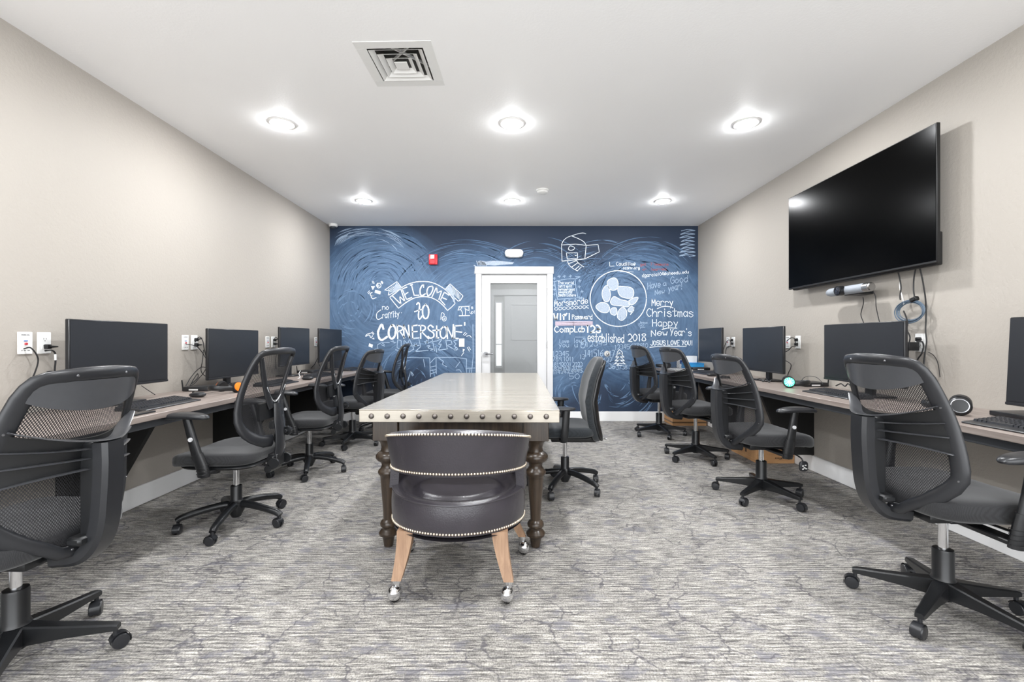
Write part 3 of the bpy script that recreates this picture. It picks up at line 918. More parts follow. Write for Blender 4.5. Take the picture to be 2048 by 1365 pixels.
for L in ([(135, 500), (175, 490), (180, 430), (240, 400), (350, 400)], [(180, 470), (200, 520), (260, 540)], [(470, 350), (460, 470), (520, 510), (580, 465)], [(470, 360), (520, 370), (520, 450)],
          [(560, 440), (560, 360), (610, 420), (640, 350), (700, 490)], [(700, 345), (770, 330), (800, 460), (720, 530), (910, 510)], [(560, 515), (640, 530), (700, 495)], [(620, 450), (780, 440)],
          [(890, 450), (940, 440), (900, 480), (990, 495), (940, 510)], [(940, 390), (1040, 375)], [(965, 350), (1000, 520)], [(1015, 450), (1030, 540)], [(1040, 370), (1110, 345), (1050, 430), (1100, 420), (1050, 510), (1190, 490)],
          [(1160, 360), (1180, 490)], [(1150, 370), (1240, 370), (1250, 420), (1180, 440), (1300, 510)], [(1330, 360), (1270, 380), (1310, 420), (1280, 450), (1340, 490), (1310, 510)],
          [(370, 380), (440, 400)], [(400, 365), (420, 410)], [(705, 420), (750, 450)], [(740, 415), (715, 455)], [(855, 390), (930, 400)], [(880, 365), (910, 415)], [(910, 365), (870, 415)], [(1270, 490), (1320, 500)], [(1300, 470), (1290, 520)],
          [(230, 430), (280, 450)], [(250, 410), (280, 430)], [(440, 500), (490, 525), (540, 520)]):
    gf.line(mp(C2, L), 1.5)
gf.build('chalk_scribble', INKF, 'angular faint chalk graffiti letters under the large word')
ln = Chalk()
for L in ([(440, 690), (560, 615), (930, 620), (940, 890)], [(940, 690), (1010, 615), (1300, 612), (1460, 635), (1455, 830)], [(1020, 615), (1025, 850)], [(945, 750), (1020, 735)], [(945, 800), (1020, 790)], [(945, 850), (1020, 820)],
          [(1550, 140), (1555, 600), (1530, 830)], [(1060, 625), (1130, 670), (1110, 710), (1175, 750)], [(1365, 675), (1305, 755)], [(1310, 795), (1360, 790), (1385, 825)], [(640, 880), (660, 810), (700, 870)], [(660, 810), (680, 880)], [(655, 815), (590, 1035)],
          [(840, 640), (860, 750)], [(1460, 770), (1580, 765)], [(1500, 830), (1510, 770)], [(470, 700), (540, 690)], [(480, 730), (545, 715)], [(490, 760), (550, 745)], [(560, 640), (555, 740)],
          [(520, 920), (570, 980), (600, 960)], [(510, 1080), (540, 1050), (560, 1080), (520, 1100)], [(660, 1010), (680, 1035)]):
    ln.line(mp(C2, L), 1.2)
ln.build('chalk_scribble', INKF, 'faint chalk boxes low on the wall above the table')
cf = Chalk()
cf.line(mp(C1, [(240, 270), (250, 290), (225, 295), (225, 250), (265, 240), (285, 290), (240, 325), (205, 280), (225, 235)]), 1.3, True)
for L in ([(130, 200), (145, 245)], [(150, 200), (165, 245)], [(45, 410), (80, 370)], [(60, 430), (90, 390)]): cf.line(mp(C1, L), 1.0)
cf.line(mp(C1, [(130, 400), (90, 430), (120, 470), (145, 450), (110, 480), (140, 515), (200, 495)]), 1.5, True)
for L in ([(105, 290), (180, 290), (140, 360)], [(185, 355), (285, 385), (270, 440), (170, 405)], [(300, 195), (328, 235), (305, 255), (278, 215)]): cf.fill(mp(C1, L))
for L in ([(60, 410), (115, 430), (105, 475), (50, 455)], [(1405, 490), (1435, 500), (1405, 540)], [(95, 345), (130, 330), (135, 355)]): cf.fill(mp(C2, L))
cf.line(mp(C2, [(80, 265), (30, 280), (10, 310), (60, 290), (85, 330), (110, 300)]), 1.6, True)
for L in ([(90, 255), (120, 285)], [(105, 245), (130, 275)], [(1410, 290), (1440, 255)], [(1430, 300), (1465, 265)], [(1460, 310), (1500, 295), (1530, 325)], [(1470, 470), (1500, 525)], [(1490, 460), (1515, 500)], [(1385, 590), (1420, 540)]): cf.line(mp(C2, L), 1.1)
cf.build('chalk_drawing', INK, 'chalk confetti shapes around the welcome lettering')
t = Chalk(); text(t, 'no', 764.5, 619.5, 10, 13, 1.2); text(t, 'raffity', 765, 637.5, 12, 33, 1.2, slope=-.1); t.line(mp(C1, [(280, 715), (215, 770), (205, 850), (240, 885), (305, 850)]), 1.3, True); text(t, '"', 797, 634, 9, 8, 1.0)
t.build('chalk_lettering', INK, 'chalk words no Graffity')
t = Chalk()
t.line(mp(C1, [(1350, 885), (1365, 770), (1410, 790), (1400, 840)]), 1.1, True); t.line(mp(C1, [(1400, 830), (1440, 840), (1440, 900), (1395, 910), (1375, 860), (1400, 830)]), 1.1, True); t.line(mp(C1, [(1400, 860), (1420, 860), (1415, 885), (1395, 880)]), .8, True)
for L in ([(1670, 660), (1855, 650)], [(1680, 665), (1655, 720), (1700, 710), (1725, 660)], [(1770, 660), (1800, 710), (1855, 725), (1850, 655)], [(1710, 715), (1735, 760), (1735, 815)], [(1770, 660), (1790, 715), (1785, 815)], [(1675, 820), (1865, 815)]): t.line(mp(C1, L), 1.3)
text(t, "'s", 939, 618, 6, 7, .9); text(t, 'up!', 939.5, 627.5, 6, 10, .8)
t.build('chalk_drawing', INK, 'small chalk cup and curtain doodles')
# thick scribbled bar above the door
t = Chalk()
t.fill([(955, 524), (960, 521.5), (972, 523.5), (985, 522), (1003, 522.5), (1018, 524), (1028, 525), (1025, 529), (1012, 529.5), (1000, 530), (990, 531.5), (978, 530.5), (966, 531), (957, 530)])
for k in range(7): t.line([(953 + k * 2.4, 524 + random.uniform(-2, 1)), (956 + k * 2.8, 532)], 1.2)
t.line([(948, 531), (952, 534), (950, 540), (949, 548)], 2.0, True)
t.build('chalk_bar', INKFILL, 'thick pale chalk bar above the door')
# ---- right half
t = Chalk()
t.line(mp(C3, [(165, 285), (195, 225), (250, 180), (310, 158), (400, 130), (470, 118), (515, 128)]), 1.3, True)
t.line(mp(C3, [(310, 160), (400, 195), (480, 240), (520, 292)]), 1.3, True)
for L in ([(165, 290), (370, 278), (520, 295), (690, 284), (708, 388), (500, 490), (520, 295)], [(165, 285), (172, 522), (500, 490)], [(235, 405), (395, 402), (395, 485), (248, 492), (235, 405)], [(360, 442), (378, 440)],
          [(270, 558), (370, 518)], [(315, 605), (400, 545)], [(360, 645), (420, 590)], [(395, 660), (450, 605)]): t.line(mp(C3, L), 1.3)
t.line(mp(C3, [(262, 350), (285, 305), (345, 320), (345, 350), (300, 368), (265, 355)]), 1.2, True)
t.line(mp(C3, [(250, 515), (270, 570), (320, 620), (395, 665)]), 1.2, True); t.line(mp(C3, [(375, 510), (420, 560), (485, 605)]), 1.2, True)
t.build('chalk_drawing', INK, 'chalk house with a domed roof and curved stairs')
t = Chalk()
for L in ([(50, 820), (150, 795), (250, 778), (360, 775)], [(65, 820), (105, 1060)], [(360, 775), (372, 900), (405, 1055)], [(105, 1070), (405, 1050)], [(115, 870), (360, 860)], [(125, 925), (350, 918)], [(120, 965), (320, 960)], [(125, 1000), (320, 990)]): t.line(mp(C3, L), 1.1)
for (x, y) in ((130, 742), (205, 740), (293, 738), (428, 805), (420, 890), (458, 960), (208, 1085), (275, 1080), (365, 1078), (60, 770), (60, 930), (62, 995), (58, 870), (425, 1050), (80, 1085), (455, 1055)):
    t.line(mp(C3, [(x - 20, y + 4), (x + 20, y - 4)]), 1.1); t.line(mp(C3, [(x - 2, y - 20), (x + 3, y + 20)]), 1.1)
t.line(mp(C3, [(365, 745), (440, 745), (370, 775)]), 1.1)
t.build('chalk_drawing', INKF, 'chalk note frame with plus signs')
t = Chalk()
text(t, 'The world', *C3(115, 850), 5.2, 31, .9); text(t, "isn't split", *C3(122, 900), 5, 27, .8); text(t, 'between good', *C3(122, 945), 4.6, 32, .8); text(t, 'people and', *C3(122, 982), 4.6, 27, .8)
text(t, 'Death Eaters', *C3(120, 1030), 5.2, 35, .9); text(t, 'Morsmorde', *C3(65, 1175), 12, 66, 1.4, slope=-.09)
for ph in (0, PI):
    t.line([C3(60 + k * 16.5, 1210 - k * 1.1 + 22 * math.sin(k * .9 + ph)) for k in range(31)], 1.1)
t.build('chalk_lettering', INK, 'framed chalk note with a wavy underline beside the door')
t = Chalk(); text(t, 'Wifi', *C4(65, 168), 12, 33, 3.0); text(t, 'Password', *C4(378, 162), 9.2, 40, 1.6)
t.build('chalk_lettering', INK, 'chalk words Wifi Password')
t = Chalk()
for k in range(8):
    y = 205 + k * 8.6
    t.line(mp(C4, [(92, y), (400, y + random.uniform(-4, 4)), (725, y + random.uniform(-3, 3))]), 1.3)
t.build('chalk_bar', INKPINK, 'pink chalk bar between password lines')
t = Chalk(); text(t, 'Comp', *C4(80, 385), 12, 38, 2.2); text(t, 'Lab', *C4(420, 378), 12, 20, 2.2); text(t, '123', *C4(618, 385), 14, 28, 3.6)
t.build('chalk_lettering', INK, 'chalk password lettering under the pink bar')
t = Chalk(); text(t, 'established', *C4(645, 545), 17, 72, 1.7, slope=.03); text(t, '2018', *C4(1335, 538), 15, 35, 2.0)
t.build('chalk_lettering', INK, 'chalk words established 2018')
t = Chalk()
text(t, 'Love', *C4(165, 570), 8, 18, 1.1); text(t, 'you', *C4(150, 640), 9, 20, 1.2); text(t, 'love', *C4(405, 570), 10, 22, 1.1); text(t, 'u', *C4(420, 640), 9, 6, 1.1)
t.line(mp(C4, [(600, 490), (540, 550), (530, 640), (590, 640), (610, 540), (570, 490), (545, 600), (590, 560)]), 1.2, True); t.line(mp(C4, [(430, 465), (600, 465)]), 1.2)
text(t, '12345', *C4(610, 640), 10, 42, 1.3, slope=-.12); text(t, '1234567', *C4(1105, 680), 9.5, 42, 1.2, slope=-.05); text(t, '8910', *C4(1480, 655), 9.5, 22, 1.2, slope=-.05)
text(t, '12345', *C4(45, 790), 9.5, 32, 1.2); text(t, '789 1011', *C4(45, 880), 9, 42, 1.2); text(t, '18192021 2223', *C4(40, 965), 8, 60, 1.2); text(t, '28293031 3233', *C4(40, 1035), 7.5, 58, 1.2); text(t, '414243 4445', *C4(40, 1100), 7.5, 60, 1.2, slope=-.06)
text(t, '13', *C4(510, 840), 9, 10, 1.2); text(t, '141516', *C4(590, 800), 13, 37, 1.4, slope=-.03); text(t, '17', *C4(1010, 800), 13, 11, 1.5); text(t, '27', *C4(960, 890), 9, 12, 1.2); text(t, '6', *C4(905, 890), 8, 4.5, 1.1)
text(t, '36', *C4(1000, 1005), 10, 13, 1.4); text(t, '3738 39', *C4(1130, 1020), 7.5, 36, 1.1, slope=-.04); text(t, '50', *C4(330, 1180), 11, 20, 1.1)
t.build('chalk_lettering', INKF, 'rows of counting numbers in faint chalk')
t = Chalk()
for k, (y, w) in enumerate(((720, 50), (770, 75), (830, 85), (885, 105))):
    t.line(mp(C4, [(1190 - w, y + 45), (1150, y), (1185, y - 40), (1230, y), (1190 + w, y + 45), (1190, y + 25), (1190 - w, y + 45)]), 1.3)
t.line(mp(C4, [(1170, 930), (1130, 950), (1230, 945)]), 1.2)
t.build('chalk_drawing', INK, 'small chalk pine tree among the numbers')
# circle of stones
t = Chalk(); t.line([(1236.5 + 56.3 * math.cos(2 * PI * k / 48), 597.5 + 55.8 * math.sin(2 * PI * k / 48)) for k in range(48)], 1.8, closed=True)
t.build('chalk_circle', INK, 'large chalk circle around the stones')
stones = [[(185, 332), (110, 375), (112, 450), (160, 505), (230, 500), (262, 430), (240, 350)], [(90, 440), (40, 500), (30, 590), (70, 670), (125, 665), (150, 580), (130, 480)],
          [(270, 455), (255, 510), (290, 590), (380, 625), (460, 615), (485, 560), (470, 490), (400, 460)], [(200, 600), (150, 670), (180, 720), (300, 735), (390, 750), (430, 715), (400, 670), (290, 640)],
          [(-20, 700), (-60, 750), (0, 815), (90, 835), (140, 780), (110, 710), (40, 685)], [(175, 765), (145, 810), (165, 855), (220, 868), (243, 820), (230, 765)],
          [(300, 765), (260, 820), (250, 900), (310, 945), (370, 900), (385, 820), (345, 760)], [(545, 610), (470, 625), (410, 670), (430, 720), (490, 705), (530, 660)], [(450, 740), (400, 790), (420, 820), (475, 815), (485, 770)]]
t = Chalk(); t2 = Chalk()
for s in stones:
    t.fill(mp(C5, s), True); t2.line(mp(C5, s), 1.2, True, closed=True)
t2.line(mp(C5, [(490, 760), (470, 820), (435, 860)]), 1.5)
t.build('chalk_fill', INKFILL, 'chalk filled stones inside the circle'); t2.build('chalk_outline', INK)
t = Chalk()
for k in range(40):
    x = random.uniform(60, 460); y = random.uniform(860, 980); l = random.uniform(40, 150)
    t.line(mp(C5, [(x, y), (x + random.uniform(-15, 5), y + l)]), random.uniform(.5, 1.2), taper=True)
t.build('chalk_smear', SM2, 'vertical chalk drips below the stones')
t = Chalk(); text(t, 'L', *C5(140, 165), 8.5, 9, 1.2); text(t, 'Caudillo@', *C5(235, 155), 7, 38, 1.0); text(t, 'ccsnv.org', *C5(330, 208), 6, 33, 1.0); t.line(mp(C5, [(290, 243), (480, 247)]), .7)
text(t, 'dgarcia104@cheedu.edu', *C5(605, 322), 6.5, 93, 1.0, slope=-.085)
t.build('chalk_lettering', INK, 'small chalk address lines near the top right')
t = Chalk(); text(t, 'get', *C5(580, 155), 5, 11, 1.0); text(t, '7 lessons', *C5(725, 155), 5.4, 36, 1.0); text(t, 'or', *C5(610, 225), 4.6, 8, 1.0); text(t, 'learned', *C5(735, 225), 5, 30, 1.0)
t.build('chalk_lettering', INKRED, 'faint red chalk words')
t = Chalk(); text(t, 'Have', *C5(685, 500), 13, 25, 1.2, slope=-.2); text(t, 'a', *C5(905, 445), 9, 6, 1.2); text(t, 'Good', *C5(1015, 415), 14, 34, 1.3, slope=-.1); text(t, 'New', *C5(790, 580), 10, 19, 1.2, slope=-.2); text(t, 'year!', *C5(980, 530), 13, 28, 1.2, slope=-.2)
t.build('chalk_lettering', INKF, 'chalk words Have a Good New year')
t = Chalk(); text(t, 'Merry', *C5(745, 735), 14, 42, 1.6); t.line(mp(C5, [(820, 775), (900, 745), (1000, 745), (1050, 765)]), 1.4, True); text(t, 'Christmas', *C5(675, 890), 16, 92, 1.6)
t.build('chalk_lettering', INK, 'chalk words Merry Christmas')
t = Chalk(); text(t, 'Happy', *C5(755, 1030), 14, 50, 1.6); t.line(mp(C5, [(890, 1075), (980, 1052), (1105, 1055)]), 1.5, True); text(t, 'New', *C5(735, 1170), 12, 32, 1.7, slope=-.05); text(t, "Year's", *C5(1010, 1165), 14, 42, 1.7)
t.build('chalk_lettering', INK, "chalk words Happy New Year's")
t = Chalk(); text(t, 'JOSUS LOVE YOU!', *C5(725, 1300), 9.5, 84, 1.7, slope=.0); t.line(mp(C5, [(715, 1330), (900, 1312), (1240, 1318)]), 1.4)
t.build('chalk_lettering', INK, 'underlined chalk words JOSUS LOVE YOU')
t = Chalk(); text(t, 'Jesus', *C5(560, 990), 5, 17, .8); text(t, 'luv', *C5(550, 1020), 4.5, 12, .8); text(t, 'you', *C5(572, 1052), 4.5, 10, .8)
t.build('chalk_lettering', INKF, 'tiny faint chalk words beside the circle')
# ------------------------------------------------------------------ office chairs (local front = +Y, origin on the floor under the column)
def caster_mesh():
    m = MB()
    r, w = 0.027, 0.011
    for s in (-1, 1):
        m.lathe([(0.006, s * 0.004), (r, s * 0.005), (r, s * (0.005 + w)), (r * 0.9, s * (0.009 + w)), (0.004, s * (0.011 + w))], 18, Matrix.Translation((0.012, 0, r)) @ Matrix.Rotation(PI / 2, 4, 'X'))
    # hood over the wheels
    def hood(u, v):
        a = R(-25 + 190 * u); rr = r + 0.004
        return (0.012 + rr * math.cos(a), -0.0165 + 0.033 * v, r + rr * math.sin(a))
    m.grid(hood, 12, 2)
    m.cyl((0, 0, r + 0.02), (0, 0, 0.082), 0.008, n=10)
    return m.mesh('caster', BLACK2)
CASTER = caster_mesh()

def leg_flat():
    """angular tapered arm of the star base, along +X"""
    m = MB()
    prof = [(0.028, 0.135, 0.068, 0.026), (0.06, 0.130, 0.070, 0.025), (0.13, 0.118, 0.074, 0.021), (0.22, 0.105, 0.074, 0.018), (0.285, 0.097, 0.073, 0.0165), (0.302, 0.092, 0.074, 0.014)]
    vs = []; fs = []
    for (x, zt, zb, w) in prof:
        b = 0.005
        vs += [(x, -w, zb), (x, -w, zt - b), (x, -w + b, zt), (x, w - b, zt), (x, w, zt - b), (x, w, zb)]
    n = 6
    for i in range(len(prof) - 1):
        for k in range(n):
            fs.append([i * n + k, i * n + (k + 1) % n, (i + 1) * n + (k + 1) % n, (i + 1) * n + k])
    fs.append(list(range(n))); fs.append([(len(prof) - 1) * n + k for k in range(n)])
    m.add(vs, fs)
    return m.mesh('base_leg', BLACK, 30)
def leg_round():
    """arched rounded arm of the star base"""
    m = MB()
    path = catmull([(0.02, 0, 0.125), (0.07, 0, 0.128), (0.15, 0, 0.118), (0.22, 0, 0.103), (0.275, 0, 0.088), (0.298, 0, 0.074)], 4)
    r = [(0.026 - 0.008 * i / len(path), 0.022 - 0.005 * i / len(path)) for i in range(len(path))]
    m.tube(path, r, 12)
    return m.mesh('base_leg', BLACK)
LEG_FLAT, LEG_ROUND = leg_flat(), leg_round()
HUB = MB().lathe([(0.03, 0.055), (0.034, 0.06), (0.036, 0.13), (0.042, 0.138), (0.036, 0.15), (0.036, 0.255), (0.034, 0.262), (0.026, 0.264)], 24).mesh('base_hub', BLACK)
HUB2 = MB().lathe([(0.026, 0.05), (0.028, 0.055), (0.05, 0.1), (0.05, 0.135), (0.036, 0.15), (0.032, 0.16), (0.032, 0.235), (0.03, 0.24), (0.024, 0.242)], 24).mesh('base_hub', BLACK)

def add_base(t, leg_me, hub_me, lift_top, steel=CHROME):
    obj('base_hub', hub_me, t)
    for k in range(5):
        lg = obj('base_leg', leg_me, t, rot=(0, 0, 2 * PI * k / 5))
        obj('caster', CASTER, lg, loc=(0.292, 0, 0), rot=(0, 0, random.uniform(0, 6.28)))
    m = MB().cyl((0, 0, 0.2), (0, 0, lift_top - 0.035), 0.0165, n=18)
    m.lathe([(0.0185, lift_top - 0.05), (0.0185, lift_top - 0.02)], 18)
    g = m.build('gas_lift', steel, t); g['up'] = 1

def seat_mesh(name, w, d, h, z, m_, dip=0.012, waterfall=0.03):
    def shape(p):
        x, y, zz = p
        xn, yn = x / (w / 2), y / (d / 2)
        top = max(0, zz) / (h / 2)
        zz -= top * dip * (1 - xn * xn) * (1 - max(0, yn) ** 2)
        if yn > 0.35:
            zz -= waterfall * ((yn - 0.35) / 0.65) ** 2
        zz += 0.012 * abs(xn) ** 3 * top
        x *= 1.0 - 0.06 * max(0, -yn)
        return Vector((x, y, zz))
    return MB().sup((0, 0.02, z), (w / 2, d / 2, h / 2), 0.45, 0.42, 44, 16, fn=shape).mesh(name, m_, 60)

def arm_parts(t, ztop, lean=0.0, xo=0.285, py=0.04):
    for s in (-1, 1):
        post = MB()
        p = [(s * (xo - 0.005), 0.0, 0.375), (s * xo, 0.003, 0.42), (s * (xo + 0.008), py * 0.35, 0.50)]
        path = catmull(p, 4)
        post.tube(path, [(0.034, 0.02)] * len(path), 14, nrm=(1, 0, 0))
        path2 = catmull([(s * (xo + 0.006), py * 0.3, 0.48), (s * (xo + 0.012), py * 0.6, 0.58), (s * (xo + 0.012), py, ztop - 0.01)], 4)
        post.tube(path2, [(0.03 - 0.002 * i * 0.5, 0.0165) for i in range(len(path2))], 14, nrm=(1, 0, 0))
        for k in range(4):
            zz = 0.39 + k * 0.018
            post.tube([(s * xo + 0.0208 * math.sin(a), 0.002 + 0.0348 * math.cos(a), zz) for a in [2 * PI * i / 20 for i in range(20)]], 0.0012, 4, closed=True)
        po = post.build('arm_post', BLACK, t); po['up'] = 1
        MB().cyl((s * (xo + 0.018), py * 0.6, 0.585), (s * (xo + 0.033), py * 0.6, 0.585), 0.014, 0.011, 16).build('height_button', BUTTON, po, label='light grey height button')
        MB().box((s * (xo * 0.55), 0.0, 0.392), (xo * 0.9, 0.06, 0.018), 0.004).build('arm_bracket', BLACK, t)['up'] = 1
        def bend(q):
            return Vector((q.x * (1.0 + 0.15 * q.y / 0.13), q.y, q.z - 0.012 * (q.y / 0.13) ** 2))
        MB().sup((s * (xo + 0.012), py + 0.01, ztop), (0.047, 0.135, 0.0185), 0.7, 0.8, 28, 10, fn=bend).build('arm_pad', BLACK2, t)['up'] = 1

# ---------------- chair kind A: ribbed lumbar panel
def surfA(zb=0.44, H=0.59):
    W = smooth_tab([(0, 0.08), (0.06, 0.125), (0.16, 0.205), (0.25, 0.247), (0.33, 0.255), (0.5, 0.244), (0.7, 0.226), (0.88, 0.207), (1.0, 0.192)])
    Yc = smooth_tab([(0, -0.245), (0.3, -0.24), (0.6, -0.25), (0.82, -0.28), (1.0, -0.315)])
    def S(u, v):
        x = u * interp(W, v)
        return Vector((x, interp(Yc, v) + 1.35 * x * x, zb + H * v))
    def N(u, v):
        e = 0.01
        du = S(u + e, v) - S(u - e, v); dv = S(u, v + e) - S(u, v - e)
        n = du.cross(dv); n.normalize()
        return n if n.y < 0 else -n          # points to the rear
    return S, N

RIB = mat('highlit_rib_plastic', rgb(66, 67, 70), 0.28, noise=(50, 0.08))  # black plastic lightened: highlights of ribs and top panel put into the colour
def make_chair_A():
    t = thing('ribbed_office_chair', 'x', 'chair')
    S, N = surfA()
    add_base(t, LEG_FLAT, HUB, 0.43)
    obj('seat', seat_mesh('seat', 0.51, 0.49, 0.10, 0.478, SEATFAB), t)['up'] = 1
    MB().box((0, -0.01, 0.405), (0.19, 0.26, 0.04), 0.01, seg=2).box((0, 0.03, 0.425), (0.36, 0.34, 0.014), 0.005).build('seat_mechanism', BLACK, t)['up'] = 1
    MB().lathe([(0.034, 0.0), (0.036, 0.008), (0.036, 0.034), (0.03, 0.04)], 20, Matrix.Translation((0.0, 0.15, 0.372))).build('tension_knob', BLACK, t)['up'] = 1
    lv = MB(); lv.tube(catmull([(0.08, 0.06, 0.40), (0.2, 0.09, 0.39), (0.275, 0.10, 0.372), (0.288, 0.10, 0.35)], 4), 0.005, 8)
    lv = lv.build('lever', BLACK, t); lv['up'] = 1
    pd = MB().sup((0.295, 0.10, 0.325), (0.012, 0.03, 0.034), 0.6, 0.7, 20, 8, M=None).build('paddle', BLACK2, lv)
    ic = MB()
    for (a, b, c) in ((-0.012, 0.33, 0.006), (0.006, 0.335, 0.005), (-0.002, 0.318, 0.006), (0.01, 0.312, 0.006), (-0.012, 0.310, 0.006)):
        ic.box((0.3072, 0.10 + a, b), (0.0015, c * 2, c), 0, None)
    ic.build('pictogram', WHITEP, lv)
    # frame loop
    path = []; nr = []; rad = []
    def pt(u, v):
        path.append(S(u, v)); nr.append(N(u, v))
    vs = [0.0, 0.05, 0.1, 0.16, 0.22, 0.28, 0.34, 0.42, 0.5, 0.58, 0.66, 0.74, 0.82, 0.89, 0.945]
    pt(-0.35, -0.01)
    for v in vs: pt(-0.94, v)
    for (u, v) in ((-0.9, 0.975), (-0.8, 0.992), (-0.6, 1.0), (-0.3, 1.008), (0, 1.01), (0.3, 1.008), (0.6, 1.0), (0.8, 0.992), (0.9, 0.975)): pt(u, v)
    for v in reversed(vs): pt(0.94, v)
    pt(0.35, -0.01)
    fr = MB()
    n = len(path)
    for i in range(n):
        z = (path[i].z - 0.44) / 0.59
        a = 0.028 if z < 0.9 else 0.023
        if z < 0.12: a = 0.021
        rad.append((a, 0.0125))
    fr.tube(path, rad, 14, nrm=nr)
    fo = fr.build('back_frame', BLACK2, t, angle=50); fo['up'] = 1
    sc = MB()
    for (u, v) in ((-0.45, 1.003), (0.45, 1.003), (-0.94, 0.72), (0.94, 0.72), (-0.94, 0.27), (0.94, 0.27), (-0.55, 0.005), (0.55, 0.005)):
        p = S(u, v); nn = N(u, v)
        sc.cyl(p + nn * 0.011, p + nn * 0.0145, 0.0045, 0.003, 10)
    sc.build('screw_heads', mat('screw_steel', rgb(120, 120, 122), 0.35, 0.8, noise=(50, 0.1)), fo)
    MB().grid(lambda a, b: S(-0.93 + 1.86 * a, 0.03 + 0.95 * b) - N(-0.93 + 1.86 * a, 0.03 + 0.95 * b) * 0.006, 20, 24).build('back_net', NET, t)['up'] = 1
    # top crescent panel
    def cres(a, b):
        u = -0.9 + 1.8 * a
        vlo = 0.87 - 0.09 * (1 - u * u) ** 0.8 + 0.03; vhi = 0.975
        v = vlo + (vhi - vlo) * b
        n_ = N(u, v)
        return S(u, v) + n_ * (0.006 + 0.02 * (1 - b) * (1 - u * u)), n_
    MB().slab(cres, 0.006, 18, 5).build('top_panel', RIB, t)['up'] = 1
    # lumbar panel
    def bulge(u, k): return k * math.exp(-(u / 0.42) ** 2)
    def lum(a, b):
        u = -0.92 + 1.84 * a
        v = (0.45 - 0.03 * u * u) + (0.19 + 0.115 * u * u) * b
        n_ = N(u, v)
        return S(u, v) + n_ * (0.008 + bulge(u, 0.018)), n_
    MB().slab(lum, 0.006, 22, 8).build('lumbar_panel', BLACK, t)['up'] = 1
    for k, (v0, dv, out) in enumerate(((0.643, 0.105, 0.062), (0.583, 0.05, 0.034), (0.525, 0.012, 0.034), (0.463, -0.038, 0.034))):
        m = MB(); A = []; nn = []; rr = []
        for i in range(25):
            u = -0.92 + 1.84 * i / 24
            v = v0 + dv * u * u
            n_ = N(u, v)
            A.append(S(u, v) + n_ * (0.012 + bulge(u, out) + (0.004 if k else 0.006))); nn.append(Vector((0, 0, 1)))
            e = 1 - abs(u) ** 4
            rr.append((0.006 + (0.011 if k else 0.016) * e, 0.0028))
        m.tube(A, rr, 10, nrm=nn)
        m.build('lumbar_rib', RIB, t)['up'] = 1
    # spine: flat curved blade from the lumbar cradle down under the seat
    prof = catmull([(0, -0.338, 0.80), (0, -0.34, 0.72), (0, -0.335, 0.62), (0, -0.325, 0.52), (0, -0.30, 0.45), (0, -0.25, 0.405), (0, -0.16, 0.392)], 6)
    m = MB()
    m.tube(prof, [(0.05, 0.02)] * len(prof), 4, nrm=(1, 0, 0)) if False else None
    vs = []; fs = []
    for i, p in enumerate(prof):
        a = prof[min(i + 1, len(prof) - 1)]; b = prof[max(i - 1, 0)]
        tg = (a - b).normalized(); nr_ = Vector((0, tg.z, -tg.y)); nr_ = nr_ if nr_.y < 0 else -nr_
        if p.z < 0.42: nr_ = Vector((0, tg.z, -tg.y)); nr_ = nr_ if nr_.z < 0 else -nr_
        w, th, c = 0.042, 0.022, 0.012
        ring = [(-w, -th), (-w, th - c), (-w + c, th), (w - c, th), (w, th - c), (w, -th)]
        for (x, q) in ring:
            vs.append(p + Vector((x, 0, 0)) + nr_ * q)
    k = 6
    for i in range(len(prof) - 1):
        for j in range(k):
            fs.append([i * k + j, i * k + (j + 1) % k, (i + 1) * k + (j + 1) % k, (i + 1) * k + j])
    fs.append(list(range(k))); fs.append([(len(prof) - 1) * k + j for j in range(k)])
    m.add(vs, fs); m.build('spine', BLACK2, t, angle=30)['up'] = 1
    cr = MB(); cr.box((0, -0.29, 0.64), (0.07, 0.06, 0.32), 0.008).box((0, -0.275, 0.475), (0.14, 0.05, 0.03), 0.008)
    cr.build('spine_slider', BLACK, t)['up'] = 1
    arm_parts(t, 0.70, 0.0, py=0.04)
    return t

# ---------------- chair kind B: Y-shaped spine and a height knob
def surfB(zb=0.53, H=0.53):
    W = smooth_tab([(0, 0.10), (0.05, 0.16), (0.12, 0.205), (0.25, 0.235), (0.45, 0.236), (0.7, 0.222), (0.88, 0.205), (1.0, 0.185)])
    Yc = smooth_tab([(0, -0.235), (0.15, -0.215), (0.35, -0.205), (0.6, -0.225), (0.85, -0.265), (1.0, -0.30)])
    def S(u, v):
        x = u * interp(W, v)
        return Vector((x, interp(Yc, v) + 1.0 * x * x, zb + H * v))
    def N(u, v):
        e = 0.01
        du = S(u + e, v) - S(u - e, v); dv = S(u, v + e) - S(u, v - e)
        n = du.cross(dv); n.normalize()
        return n if n.y < 0 else -n
    return S, N

